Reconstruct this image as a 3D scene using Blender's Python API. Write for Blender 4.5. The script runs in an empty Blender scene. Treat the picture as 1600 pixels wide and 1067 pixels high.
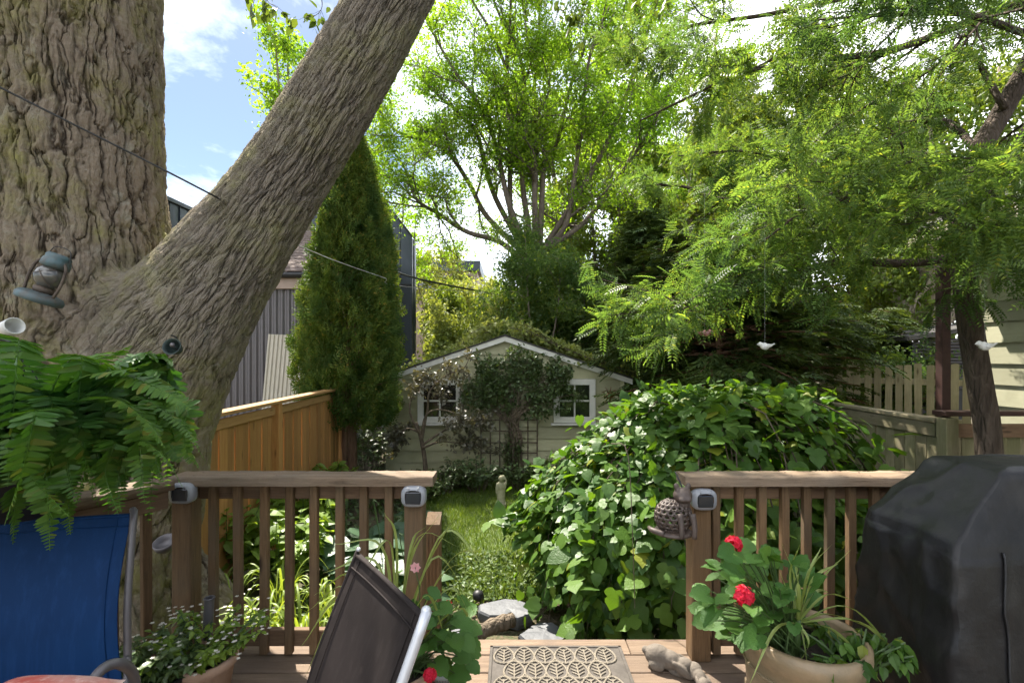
import bpy, bmesh, math, random
import numpy as np
from mathutils import Vector, Matrix

S = bpy.context.scene
COL = S.collection
R = math.radians

# ------------------------------------------------------------------ camera
CZ, F = 1.54, 760.0            # eye height above the deck, focal length in photo pixels
cd = bpy.data.cameras.new('camera')
cam = bpy.data.objects.new('camera', cd)
COL.objects.link(cam)
cam.location = (0, 0, CZ)
cam.rotation_euler = (R(90), 0, 0)
cd.sensor_width = 36
cd.lens = 36 * F / 1600
cd.shift_y = 24.5 / 1600
cd.clip_start = 0.05
cd.clip_end = 2000
S.camera = cam

# ------------------------------------------------------------------ sky and sun
SUN_AZ, SUN_EL = -28.0, 55.0   # degrees left of the view direction, elevation
w = bpy.data.worlds.new('World')
S.world = w
w.use_nodes = True
t = w.node_tree
t.nodes.clear()
sky = t.nodes.new('ShaderNodeTexSky')
sky.sky_type = 'NISHITA'
sky.sun_disc = False
sky.sun_elevation = R(SUN_EL)
sky.sun_rotation = R(SUN_AZ)
sky.air_density = 1.0
sky.dust_density = 0.4
tc = t.nodes.new('ShaderNodeTexCoord')
mp = t.nodes.new('ShaderNodeMapping')
mp.inputs['Scale'].default_value = (1, 1, 2.2)
mp.inputs['Location'].default_value = (3.339, -2.082, -1.433)
t.links.new(tc.outputs['Generated'], mp.inputs['Vector'])
nz = t.nodes.new('ShaderNodeTexNoise')
nz.inputs['Scale'].default_value = 1.1
nz.inputs['Detail'].default_value = 9
nz.inputs['Roughness'].default_value = 0.62
nz.inputs['Distortion'].default_value = 0.5
t.links.new(mp.outputs['Vector'], nz.inputs['Vector'])
rp = t.nodes.new('ShaderNodeValToRGB')
rp.color_ramp.elements[0].position = 0.42
rp.color_ramp.elements[1].position = 0.64
rp.color_ramp.elements[0].color = (0.0, 0.0, 0.0, 1)
rp.color_ramp.elements[1].color = (0.9, 0.9, 0.9, 1)
t.links.new(nz.outputs['Fac'], rp.inputs['Fac'])
mxs = t.nodes.new('ShaderNodeMix')
mxs.data_type = 'RGBA'
t.links.new(rp.outputs['Color'], mxs.inputs['Factor'])
t.links.new(sky.outputs['Color'], mxs.inputs['A'])
mxs.inputs['B'].default_value = (23.0, 23.4, 24.0, 1)
bg = t.nodes.new('ShaderNodeBackground')
bg.inputs['Strength'].default_value = 0.05
t.links.new(mxs.outputs['Result'], bg.inputs['Color'])
wo = t.nodes.new('ShaderNodeOutputWorld')
t.links.new(bg.outputs['Background'], wo.inputs['Surface'])

sd = bpy.data.lights.new('sun', 'SUN')
sd.energy = 5.0
sd.angle = R(0.53)
sd.color = (1.0, 0.93, 0.82)
sun = bpy.data.objects.new('sun', sd)
COL.objects.link(sun)
sdir = Vector((math.sin(R(SUN_AZ)) * math.cos(R(SUN_EL)), math.cos(R(SUN_AZ)) * math.cos(R(SUN_EL)), math.sin(R(SUN_EL))))
sun.rotation_euler = sdir.to_track_quat('Z', 'Y').to_euler()
sun.location = (-4, 8, 14)

S.view_settings.view_transform = 'Standard'
S.view_settings.look = 'None'
S.view_settings.gamma = 1
S.view_settings.exposure = 1.8
S.view_settings.use_curve_mapping = False
S.cycles.max_bounces = 6
S.cycles.diffuse_bounces = 3
S.cycles.transmission_bounces = 6
S.cycles.transparent_max_bounces = 8
S.cycles.use_denoising = True
S.cycles.caustics_reflective = False
S.cycles.caustics_refractive = False
S.cycles.adaptive_threshold = 0.03

# ------------------------------------------------------------------ helpers
rng = np.random.default_rng(11)
random.seed(11)
A = np.array


def P(px, py, Y):
    """a point of the place seen at that photo pixel, Y metres ahead"""
    return A([(px - 800) * Y / F, Y, CZ - (py - 558) * Y / F])


def unit(v):
    v = np.asarray(v, float)
    return v / (np.linalg.norm(v, axis=-1, keepdims=True) + 1e-12)


def spline(pts, n):
    """Catmull-Rom through pts (k, d) -> n samples"""
    p = np.asarray(pts, float)
    if len(p) == 2:
        u = np.linspace(0, 1, n)[:, None]
        return p[0] * (1 - u) + p[1] * u
    p = np.vstack([2 * p[0] - p[1], p, 2 * p[-1] - p[-2]])
    k = len(p) - 3
    u = np.linspace(0, k - 1e-6, n)
    i = u.astype(int)
    f = (u - i)[:, None]
    a, b, c, d = p[i], p[i + 1], p[i + 2], p[i + 3]
    return 0.5 * (2 * b + (c - a) * f + (2 * a - 5 * b + 4 * c - d) * f ** 2 + (3 * b - a - 3 * c + d) * f ** 3)


def rotm(rx=0, ry=0, rz=0):
    return np.array(Matrix.Rotation(rz, 3, 'Z') @ Matrix.Rotation(ry, 3, 'Y') @ Matrix.Rotation(rx, 3, 'X'))


_cb = {}


def cbox_data(size, b):
    key = (round(size[0], 4), round(size[1], 4), round(size[2], 4), round(b, 4))
    if key not in _cb:
        bm = bmesh.new()
        bmesh.ops.create_cube(bm, size=1)
        for v in bm.verts:
            v.co = Vector((v.co.x * size[0], v.co.y * size[1], v.co.z * size[2]))
        if b > 0:
            bmesh.ops.bevel(bm, geom=bm.edges[:], offset=b, segments=1, affect='EDGES')
        bm.verts.index_update()
        _cb[key] = (A([v.co[:] for v in bm.verts]), [[v.index for v in f.verts] for f in bm.faces])
        bm.free()
    return _cb[key]


class MB:
    def __init__(s):
        s.v, s.f, s.n = [], [], 0

    def add(s, v, f):
        v = np.asarray(v, np.float64).reshape(-1, 3)
        s.v.append(v)
        if isinstance(f, np.ndarray):
            s.f.append(f + s.n)
        else:
            by = {}
            for q in f:
                by.setdefault(len(q), []).append(q)
            for q in by.values():
                s.f.append(A(q, dtype=np.int64) + s.n)
        s.n += len(v)
        return s

    def box(s, c, size, rot=None, b=0.0):
        v, f = cbox_data(size, b)
        if rot is not None:
            v = v @ rot.T
        return s.add(v + A(c), f)

    def bar(s, a, b, wy, wz, bev=0.0, up=(0, 0, 1)):
        """box from a to b; wy across, wz along up"""
        a, b = A(a, float), A(b, float)
        d = b - a
        L = np.linalg.norm(d)
        x = d / L
        y = unit(np.cross(A(up, float), x))
        z = np.cross(x, y)
        return s.box((a + b) / 2, (L, wy, wz), np.stack([x, y, z], 1), bev)

    def tube(s, path, rad, sides=8, cap=True):
        p = np.asarray(path, float)
        n = len(p)
        r = np.broadcast_to(np.asarray(rad, float), (n,))
        tg = unit(np.gradient(p, axis=0))
        ref = A([0, 0, 1.0]) if abs(tg[0][2]) < 0.9 else A([1.0, 0, 0])
        x = unit(np.cross(ref, tg[0]))
        xs = [x]
        for i in range(1, n):
            x = unit(x - tg[i] * np.dot(x, tg[i]))
            xs.append(x)
        xs = A(xs)
        ys = np.cross(tg, xs)
        a = np.arange(sides) * 2 * np.pi / sides
        ring = (xs[:, None] * np.cos(a)[None, :, None] + ys[:, None] * np.sin(a)[None, :, None]) * r[:, None, None]
        v = (p[:, None] + ring).reshape(-1, 3)
        i = np.arange(n - 1)[:, None] * sides
        j = np.arange(sides)[None]
        j2 = (j + 1) % sides
        f = np.stack([i + j, i + j2, i + sides + j2, i + sides + j], -1).reshape(-1, 4)
        s.add(v, f)
        if cap:
            s.f.append(A([list(range(sides))[::-1]]) + s.n - len(v))
            s.f.append(A([list(range(sides))]) + s.n - sides)
        return s

    def lathe(s, prof, c=(0, 0, 0), n=24, rot=None):
        prof = np.asarray(prof, float)
        a = np.arange(n) * 2 * np.pi / n
        v = np.stack([prof[:, None, 0] * np.cos(a), prof[:, None, 0] * np.sin(a), np.repeat(prof[:, 1:2], n, 1)], -1).reshape(-1, 3)
        i = np.arange(len(prof) - 1)[:, None] * n
        j = np.arange(n)[None]
        j2 = (j + 1) % n
        f = np.stack([i + j, i + j2, i + n + j2, i + n + j], -1).reshape(-1, 4)
        if rot is not None:
            v = v @ rot.T
        return s.add(v + A(c), f)

    def ball(s, c, r, rot=None, n=14, m=9):
        """ellipsoid"""
        th = np.linspace(0.02, np.pi - 0.02, m)
        a = np.arange(n) * 2 * np.pi / n
        r = np.broadcast_to(A(r, float), (3,))
        v = np.stack([np.sin(th)[:, None] * np.cos(a), np.sin(th)[:, None] * np.sin(a), np.repeat(np.cos(th)[:, None], n, 1)], -1).reshape(-1, 3) * r
        i = np.arange(m - 1)[:, None] * n
        j = np.arange(n)[None]
        j2 = (j + 1) % n
        f = np.stack([i + j, i + n + j, i + n + j2, i + j2], -1).reshape(-1, 4)
        if rot is not None:
            v = v @ rot.T
        return s.add(v + A(c), f)

    def grid(s, V):
        """V (a, b, 3)"""
        a, b = V.shape[:2]
        i = np.arange(a - 1)[:, None] * b
        j = np.arange(b - 1)[None]
        f = np.stack([i + j, i + j + 1, i + b + j + 1, i + b + j], -1).reshape(-1, 4)
        return s.add(V.reshape(-1, 3), f)

    def prism(s, poly, d):
        """poly (k,3) pushed by vector d"""
        p = np.asarray(poly, float)
        k = len(p)
        v = np.vstack([p, p + A(d)])
        f = [list(range(k))[::-1], list(range(k, 2 * k))] + [[i, (i + 1) % k, k + (i + 1) % k, k + i] for i in range(k)]
        return s.add(v, f)

    def scatter(s, T, Fc, pos, d, n, sc):
        pos = np.asarray(pos, float).reshape(-1, 3)
        m = len(pos)
        if m == 0:
            return s
        d = unit(np.broadcast_to(d, (m, 3)))
        n = np.broadcast_to(n, (m, 3))
        n = unit(n - d * np.sum(n * d, 1, keepdims=True) + 1e-9)
        b = np.cross(n, d)
        sc = np.broadcast_to(np.asarray(sc, float), (m,))[:, None, None]
        V = pos[:, None] + sc * (T[None, :, 0:1] * d[:, None] + T[None, :, 1:2] * b[:, None] + T[None, :, 2:3] * n[:, None])
        k = len(T)
        off = (np.arange(m) * k)[:, None, None]
        by = {}
        for q in Fc:
            by.setdefault(len(q), []).append(q)
        base = s.n
        s.v.append(V.reshape(-1, 3))
        s.n += m * k
        for q in by.values():
            s.f.append((A(q)[None] + off).reshape(-1, len(q[0])) + base)
        return s

    def mesh(s, name, mat, smooth=False):
        me = bpy.data.meshes.new(name)
        v = np.vstack(s.v) if s.v else np.zeros((0, 3))
        tot = np.concatenate([np.full(len(f), f.shape[1]) for f in s.f]) if s.f else np.zeros(0, int)
        lp = np.concatenate([f.ravel() for f in s.f]) if s.f else np.zeros(0, int)
        me.vertices.add(len(v))
        me.vertices.foreach_set('co', v.astype(np.float32).ravel())
        me.loops.add(len(lp))
        me.loops.foreach_set('vertex_index', lp.astype(np.int32))
        me.polygons.add(len(tot))
        st = np.concatenate([[0], np.cumsum(tot)[:-1]]) if len(tot) else np.zeros(0)
        me.polygons.foreach_set('loop_start', st.astype(np.int32))
        me.polygons.foreach_set('loop_total', tot.astype(np.int32))
        me.polygons.foreach_set('use_smooth', np.full(len(tot), smooth))
        me.materials.append(mat)
        me.update(calc_edges=True)
        return me

    def build(s, name, mat, parent=None, smooth=False):
        """vertices are given in world coordinates"""
        if parent is not None and s.v:
            s.v = [np.vstack(s.v) - ploc(parent)]
        return link(name, s.mesh(name, mat, smooth), parent)


def ploc(o):
    p = np.zeros(3)
    while o is not None:
        p += A(o.location)
        o = o.parent
    return p


def link(name, me, parent=None, loc=None, rot=None, scale=None):
    o = bpy.data.objects.new(name, me)
    COL.objects.link(o)
    o.parent = parent
    if loc is not None:
        o.location = Vector([float(c) for c in (A(loc, float) - (ploc(parent) if parent else 0))])
    if rot is not None:
        o.rotation_euler = rot
    if scale is not None:
        o.scale = scale if hasattr(scale, '__len__') else (scale,) * 3
    return o


def tag(o, label, cat, group=None):
    o['label'] = label
    o['category'] = cat
    if group:
        o['group'] = group
    return o


def thing(name, label, cat, loc=(0, 0, 0), group=None):
    o = bpy.data.objects.new(name, None)
    COL.objects.link(o)
    o.location = Vector([float(c) for c in loc])
    o.empty_display_size = 0.1
    return tag(o, label, cat, group)


def struct(o):
    o['kind'] = 'structure'
    return o


def stuff(o):
    o['kind'] = 'stuff'
    return o


def frame_rot(d, n):
    """euler that takes local x to d and local z near n"""
    d = Vector([float(c) for c in d]).normalized()
    n = Vector([float(c) for c in n])
    n = (n - d * n.dot(d)).normalized()
    b = n.cross(d)
    return Matrix((d, b, n)).transposed().to_euler()


# ------------------------------------------------------------------ materials
def nd(t, typ, props=None, **inp):
    n = t.nodes.new('ShaderNode' + typ)
    for k, v in (props or {}).items():
        setattr(n, k, v)
    for k, v in inp.items():
        sock = n.inputs[int(k[1:])] if k[0] == '_' else n.inputs[k.replace('_', ' ')]
        if isinstance(v, bpy.types.NodeSocket):
            t.links.new(v, sock)
        else:
            if isinstance(v, tuple) and len(v) == 3 and sock.type == 'RGBA':
                v = v + (1,)
            sock.default_value = v
    return n


def new_mat(name):
    m = bpy.data.materials.new(name)
    m.use_nodes = True
    m.node_tree.nodes.clear()
    return m, m.node_tree


def mix(t, fac, a, b, mode='MIX'):
    n = t.nodes.new('ShaderNodeMix')
    n.data_type = 'RGBA'
    n.blend_type = mode
    for k, v in (('Factor', fac), ('A', a), ('B', b)):
        sock = [s for s in n.inputs if s.name == k and (s.type == 'RGBA' or k == 'Factor') and s.enabled][0]
        if isinstance(v, bpy.types.NodeSocket):
            t.links.new(v, sock)
        else:
            sock.default_value = v + (1,) if isinstance(v, tuple) and len(v) == 3 else v
    return [s for s in n.outputs if s.type == 'RGBA'][0]


def ramp(t, fac, stops):
    n = t.nodes.new('ShaderNodeValToRGB')
    el = n.color_ramp.elements
    while len(el) < len(stops):
        el.new(0.5)
    for e, (p, c) in zip(el, stops):
        e.position = p
        e.color = (c, c, c, 1) if not isinstance(c, tuple) else c + (1,)
    t.links.new(fac, n.inputs['Fac'])
    return n.outputs['Color']


def math_(t, op, a, b=0.0, c=0.0):
    n = t.nodes.new('ShaderNodeMath')
    n.operation = op
    for i, v in enumerate((a, b, c)):
        if isinstance(v, bpy.types.NodeSocket):
            t.links.new(v, n.inputs[i])
        else:
            n.inputs[i].default_value = v
    return n.outputs[0]


def finish(t, shader, disp=None):
    o = t.nodes.new('ShaderNodeOutputMaterial')
    t.links.new(shader, o.inputs['Surface'])
    if disp is not None:
        t.links.new(disp, o.inputs['Displacement'])


def plain(name, col, rough=0.6, metal=0.0, var=0.12, scale=8.0, bump=0.0, bscale=60.0, spec=0.5, col2=None, trans=0.0):
    """one colour broken up by noise, with fine relief"""
    m, t = new_mat(name)
    co = nd(t, 'TexCoord').outputs['Object']
    n1 = nd(t, 'TexNoise', Vector=co, Scale=scale, Detail=8.0, Roughness=0.65).outputs['Fac']
    f = ramp(t, n1, [(0.3, 0.0), (0.7, 1.0)])
    c2 = col2 or tuple(max(0, c * (1 - 2.2 * var)) for c in col)
    c = mix(t, f, col, c2)
    rr = nd(t, 'MapRange', Value=n1, _3=max(0.02, rough - 0.12), _4=min(1, rough + 0.12)).outputs[0]
    b = nd(t, 'BsdfPrincipled', Base_Color=c, Roughness=rr, Metallic=metal)
    b.inputs['Specular IOR Level'].default_value = spec
    if trans:
        b.inputs['Transmission Weight'].default_value = trans
    if bump:
        n2 = nd(t, 'TexNoise', Vector=co, Scale=bscale, Detail=6.0, Roughness=0.6).outputs['Fac']
        bp = nd(t, 'Bump', Strength=bump, Distance=0.01, Height=n2)
        t.links.new(bp.outputs[0], b.inputs['Normal'])
    finish(t, b.outputs[0])
    return m


def wood(name, cols, axis='x', rough=0.75, grain=1.0, bump=0.35, stain=None, knots=True):
    """weathered timber, grain along a local axis; every board differs by its own random"""
    m, t = new_mat(name)
    co = nd(t, 'TexCoord').outputs['Object']
    rnd = nd(t, 'ObjectInfo').outputs['Random']
    off = nd(t, 'CombineXYZ', X=math_(t, 'MULTIPLY', rnd, 37.0), Y=math_(t, 'MULTIPLY', rnd, 91.0), Z=math_(t, 'MULTIPLY', rnd, 53.0)).outputs[0]
    v = nd(t, 'VectorMath', {'operation': 'ADD'}, _0=co, _1=off).outputs[0]
    sc = {'x': (1.2, 22, 22), 'y': (22, 1.2, 22), 'z': (22, 22, 1.2)}[axis]
    mpn = nd(t, 'Mapping', Vector=v, Scale=sc).outputs[0]
    n1 = nd(t, 'TexNoise', Vector=mpn, Scale=1.6 * grain, Detail=9.0, Roughness=0.7, Distortion=0.4).outputs['Fac']
    n2 = nd(t, 'TexNoise', Vector=mpn, Scale=7.0 * grain, Detail=6.0, Roughness=0.7).outputs['Fac']
    n3 = nd(t, 'TexNoise', Vector=v, Scale=3.0, Detail=5.0).outputs['Fac']
    g = mix(t, ramp(t, n1, [(0.3, 0.0), (0.72, 1.0)]), cols[0], cols[1])
    g = mix(t, ramp(t, n2, [(0.5, 0.0), (0.72, 0.6)]), g, cols[2])
    hv = nd(t, 'HueSaturation', Color=g, Value=nd(t, 'MapRange', Value=rnd, _3=0.78, _4=1.2).outputs[0]).outputs[0]
    if stain:
        hv = mix(t, ramp(t, n3, [(0.45, 0.0), (0.7, 0.75)]), hv, stain)
    if knots:
        sk = {'x': (2.4, 9, 9), 'y': (9, 2.4, 9), 'z': (9, 9, 2.4)}[axis]
        vk = nd(t, 'TexVoronoi', Vector=nd(t, 'Mapping', Vector=v, Scale=sk).outputs[0], Scale=1.0).outputs['Distance']
        hv = mix(t, ramp(t, vk, [(0.05, 0.7), (0.16, 0.0)]), hv, tuple(c * 0.35 for c in cols[2]))
    h = math_(t, 'ADD', n1, math_(t, 'MULTIPLY', n2, 0.6))
    b = nd(t, 'BsdfPrincipled', Base_Color=hv, Roughness=rough)
    b.inputs['Specular IOR Level'].default_value = 0.25
    bp = nd(t, 'Bump', Strength=bump, Distance=0.006, Height=h)
    t.links.new(bp.outputs[0], b.inputs['Normal'])
    finish(t, b.outputs[0])
    return m


def leaf(name, ca, cb, transl=0.45, rough=0.45, spec=0.45, tcol=None, big=None, bigscale=1.5, per='island', veins=0.0, old=None):
    """leaf: each one its own tint, lets light through"""
    m, t = new_mat(name)
    if per == 'island':
        rnd = nd(t, 'NewGeometry').outputs['Random Per Island']
    else:
        rnd = nd(t, 'ObjectInfo').outputs['Random']
    co = nd(t, 'TexCoord').outputs['Object']
    c = mix(t, rnd, ca, cb)
    if old:
        c = mix(t, ramp(t, rnd, [(0.93, 0.0), (0.985, 0.75)]), c, old)
    if big:
        nb = nd(t, 'TexNoise', Vector=nd(t, 'NewGeometry').outputs['Position'], Scale=bigscale, Detail=4.0).outputs['Fac']
        c = mix(t, ramp(t, nb, [(0.42, 0.0), (0.66, 1.0)]), c, big)
    nv = nd(t, 'TexNoise', Vector=co, Scale=30.0, Detail=3.0).outputs['Fac']
    c = nd(t, 'HueSaturation', Color=c, Value=nd(t, 'MapRange', Value=nv, _3=0.8, _4=1.2).outputs[0]).outputs[0]
    b = nd(t, 'BsdfPrincipled', Base_Color=c, Roughness=rough)
    b.inputs['Specular IOR Level'].default_value = spec
    tc_ = mix(t, 1.0, c, tcol or (1.35, 1.25, 0.45), 'MULTIPLY')
    tr = nd(t, 'BsdfTranslucent', Color=tc_)
    if veins:
        nb2 = nd(t, 'TexNoise', Vector=co, Scale=14.0, Detail=3.0).outputs['Fac']
        bp = nd(t, 'Bump', Strength=veins, Distance=0.02, Height=nb2)
        t.links.new(bp.outputs[0], b.inputs['Normal'])
    mx = nd(t, 'MixShader', Fac=transl, _1=b.outputs[0], _2=tr.outputs[0])
    finish(t, mx.outputs[0])
    return m


def bark_simple(name, ca, cb, scale=14.0, stretch=0.25, bump=0.8):
    m, t = new_mat(name)
    pos = nd(t, 'NewGeometry').outputs['Position']
    mpn = nd(t, 'Mapping', Vector=pos, Scale=(1, 1, stretch)).outputs[0]
    n1 = nd(t, 'TexNoise', Vector=mpn, Scale=scale, Detail=8.0, Roughness=0.7, Distortion=0.6).outputs['Fac']
    v1 = nd(t, 'TexVoronoi', {'feature': 'DISTANCE_TO_EDGE'}, Vector=mpn, Scale=scale * 1.5).outputs['Distance']
    n3 = nd(t, 'TexNoise', Vector=pos, Scale=3.0, Detail=4.0).outputs['Fac']
    c = mix(t, ramp(t, n1, [(0.3, 0.0), (0.7, 1.0)]), ca, cb)
    c = nd(t, 'HueSaturation', Color=c, Value=nd(t, 'MapRange', Value=n3, _3=0.7, _4=1.3).outputs[0]).outputs[0]
    h = math_(t, 'ADD', n1, ramp(t, v1, [(0.0, 0.0), (0.25, 0.6)]))
    b = nd(t, 'BsdfPrincipled', Base_Color=c, Roughness=0.9)
    b.inputs['Specular IOR Level'].default_value = 0.2
    bp = nd(t, 'Bump', Strength=bump, Distance=0.02, Height=h)
    t.links.new(bp.outputs[0], b.inputs['Normal'])
    finish(t, b.outputs[0])
    return m


M = {}
M['deck'] = wood('deck_timber', ((0.12, 0.082, 0.054), (0.22, 0.16, 0.112), (0.06, 0.04, 0.028)), 'x', bump=0.8, stain=(0.12, 0.088, 0.066))
M['rail_x'] = wood('rail_timber', ((0.13, 0.09, 0.056), (0.26, 0.19, 0.13), (0.06, 0.04, 0.026)), 'x', bump=0.9, stain=(0.17, 0.142, 0.108))
M['post'] = wood('post_timber', ((0.105, 0.06, 0.028), (0.2, 0.125, 0.064), (0.04, 0.024, 0.014)), 'z', bump=0.8, stain=(0.115, 0.088, 0.058))
M['brail'] = wood('bottom_rail_timber', ((0.12, 0.072, 0.042), (0.21, 0.135, 0.08), (0.065, 0.04, 0.026)), 'x')
M['cedar_board'] = wood('cedar_fence_timber', ((0.33, 0.155, 0.048), (0.45, 0.245, 0.09), (0.22, 0.095, 0.028)), 'z', rough=0.6, bump=0.2)
M['cedar_cap'] = wood('cedar_cap_timber', ((0.38, 0.205, 0.075), (0.5, 0.3, 0.125), (0.27, 0.135, 0.045)), 'y', rough=0.6, bump=0.2)
M['old_board'] = wood('old_fence_timber', ((0.20, 0.175, 0.105), (0.30, 0.265, 0.165), (0.11, 0.095, 0.055)), 'z', stain=(0.13, 0.14, 0.055))
M['old_rail'] = wood('old_rail_timber', ((0.19, 0.16, 0.10), (0.28, 0.24, 0.16), (0.10, 0.085, 0.05)), 'y', stain=(0.11, 0.12, 0.05))
M['picket'] = wood('picket_timber', ((0.27, 0.24, 0.17), (0.4, 0.37, 0.27), (0.16, 0.14, 0.09)), 'z', stain=(0.2, 0.19, 0.12))
M['siding'] = wood('sage_siding_paint', ((0.42, 0.41, 0.255), (0.46, 0.45, 0.29), (0.38, 0.37, 0.23)), 'x', rough=0.6, bump=0.12, stain=(0.29, 0.28, 0.165), knots=False)
M['siding_y'] = wood('pale_siding_paint', ((0.33, 0.325, 0.225), (0.37, 0.36, 0.255), (0.28, 0.275, 0.19)), 'y', rough=0.6, bump=0.12, stain=(0.27, 0.265, 0.18), knots=False)
M['white_paint'] = plain('white_trim_paint', (0.72, 0.71, 0.66), 0.5, var=0.06, scale=6, bump=0.1)
M['cream_trim'] = plain('cream_trim_paint', (0.55, 0.5, 0.38), 0.55, var=0.08, scale=6, bump=0.1)
M['glass'] = plain('dark_window_glass', (0.012, 0.014, 0.013), 0.06, var=0.1, spec=0.9)
M['roofing'] = plain('dark_roof_felt', (0.07, 0.065, 0.06), 0.9, var=0.2, bump=0.5)
M['brown_shingle'] = plain('brown_shingle', (0.17, 0.12, 0.10), 0.9, var=0.2, scale=20, bump=0.6)
M['seam_metal'] = plain('dark_seam_metal', (0.055, 0.068, 0.085), 0.38, 0.5, var=0.08, scale=2)
M['corr_dark'] = plain('dark_corrugated_metal', (0.13, 0.12, 0.125), 0.45, 0.3, var=0.06, scale=2)
M['corr_light'] = plain('pale_corrugated_metal', (0.50, 0.46, 0.38), 0.45, 0.1, var=0.06, scale=2)
M['pink_fascia'] = plain('taupe_fascia_paint', (0.36, 0.27, 0.22), 0.6, var=0.05)
M['black_metal'] = plain('black_metal', (0.02, 0.02, 0.022), 0.5, 0.2, var=0.2)
M['brown_metal'] = plain('brown_steel', (0.075, 0.035, 0.028), 0.55, 0.2, var=0.2, scale=10)
M['wire'] = plain('cable_sheath', (0.02, 0.02, 0.02), 0.6)
M['wire_light'] = plain('pale_cable_sheath', (0.4, 0.4, 0.4), 0.5)
M['stone'] = plain('slate_stone', (0.10, 0.105, 0.115), 0.6, var=0.18, scale=5, bump=0.5, bscale=25)
M['concrete'] = plain('weathered_concrete', (0.15, 0.125, 0.10), 0.9, var=0.18, scale=14, bump=0.5, bscale=50)
M['mossy'] = plain('mossy_concrete', (0.40, 0.38, 0.27), 0.9, var=0.25, scale=9, bump=0.5, col2=(0.20, 0.20, 0.10))
M['ceramic'] = plain('brown_ceramic', (0.10, 0.072, 0.058), 0.55, var=0.2, scale=12, bump=0.2)
M['grey_plastic'] = plain('grey_plastic', (0.27, 0.28, 0.30), 0.35, var=0.08, scale=10)
M['dark_panel'] = plain('solar_cells', (0.03, 0.032, 0.038), 0.12, var=0.1, spec=0.8)
M['silver'] = plain('silver_frame', (0.62, 0.63, 0.66), 0.35, 0.35, var=0.05)
M['teal_metal'] = plain('teal_enamel', (0.055, 0.13, 0.155), 0.5, 0.2, var=0.25, scale=14, bump=0.2, col2=(0.10, 0.085, 0.07))
M['rust_metal'] = plain('rusty_metal', (0.15, 0.115, 0.09), 0.7, 0.4, var=0.3, scale=18, bump=0.3)
M['globe'] = plain('smoky_globe_glass', (0.10, 0.095, 0.085), 0.08, var=0.1, spec=0.8)
M['verdigris'] = plain('verdigris_metal', (0.05, 0.075, 0.068), 0.5, 0.3, var=0.3, scale=25)
M['white_enamel'] = plain('white_enamel', (0.66, 0.65, 0.61), 0.4, var=0.06)
M['red_orn'] = plain('rust_red_metal', (0.24, 0.05, 0.02), 0.6, var=0.25, scale=20)
M['pot'] = plain('olive_glazed_clay', (0.30, 0.21, 0.12), 0.45, var=0.2, scale=9, bump=0.25, bscale=40, col2=(0.17, 0.135, 0.08))
M['terracotta'] = plain('pale_terracotta', (0.46, 0.30, 0.21), 0.8, var=0.12, scale=10, bump=0.3)
M['soil'] = plain('dark_soil', (0.035, 0.024, 0.016), 0.95, var=0.3, scale=30, bump=1.0)
M['mat_dark'] = plain('dark_rubber', (0.075, 0.063, 0.052), 0.8, var=0.2, scale=20, bump=0.3)
M['mat_fibre'] = plain('beige_mat_fibre', (0.25, 0.215, 0.165), 0.95, var=0.14, scale=60, bump=0.8, bscale=250)
M['bird_white'] = plain('frosted_glass_bird', (0.66, 0.66, 0.63), 0.3, var=0.1, scale=30, bump=0.2)
M['bird_pink'] = plain('pink_glass_bird', (0.34, 0.165, 0.145), 0.3, var=0.1, scale=30)
M['stem'] = plain('green_stem', (0.06, 0.11, 0.025), 0.6, var=0.2)
M['twig'] = bark_simple('twig_bark', (0.07, 0.055, 0.04), (0.13, 0.105, 0.075), 30, 0.5, 0.3)
M['bark_grey'] = bark_simple('grey_bark', (0.17, 0.14, 0.105), (0.34, 0.29, 0.22), 9, 0.3)
M['bark_centre'] = bark_simple('slender_grey_bark', (0.09, 0.072, 0.055), (0.19, 0.155, 0.12), 9, 0.3)
M['bark_dark'] = bark_simple('dark_bark', (0.09, 0.07, 0.05), (0.19, 0.15, 0.11), 16, 0.3)
M['bark_locust'] = bark_simple('locust_bark', (0.05, 0.037, 0.028), (0.12, 0.092, 0.07), 18, 0.22, 1.0)
M['bark_red'] = bark_simple('reddish_bark', (0.12, 0.065, 0.04), (0.22, 0.13, 0.085), 16, 0.2)
M['red_petal'] = leaf('red_petal', (0.62, 0.012, 0.03), (0.75, 0.03, 0.09), 0.3, 0.5, 0.3, (1.2, 0.7, 0.7))
M['pink_petal'] = leaf('pink_petal', (0.72, 0.32, 0.35), (0.8, 0.45, 0.45), 0.3, 0.5, 0.3, (1.1, 0.9, 0.9))
M['white_petal'] = leaf('white_petal', (0.68, 0.68, 0.58), (0.74, 0.66, 0.64), 0.35, 0.5, 0.3, (1, 1, 0.9))
G = -0.62                      # garden level below the deck


# ------------------------------------------------------------------ leaf shapes (x = length, y = width, z = up)
def strip_leaf(ts, ws, fold=0.25, droop=0.15, curl=0.0):
    """blade with a midrib: half widths ws at stations ts"""
    v, f = [], []
    for x, wd in zip(ts, ws):
        z = -droop * x * x
        v += [(x, 0, z), (x - 0.0, wd, z + fold * wd - curl * wd * wd), (x - 0.0, -wd, z + fold * wd - curl * wd * wd)]
    for i in range(len(ts) - 1):
        a, b = 3 * i, 3 * i + 3
        f += [[a, b, b + 1, a + 1], [a, a + 2, b + 2, b]]
    return A(v, dtype=float), f


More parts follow.
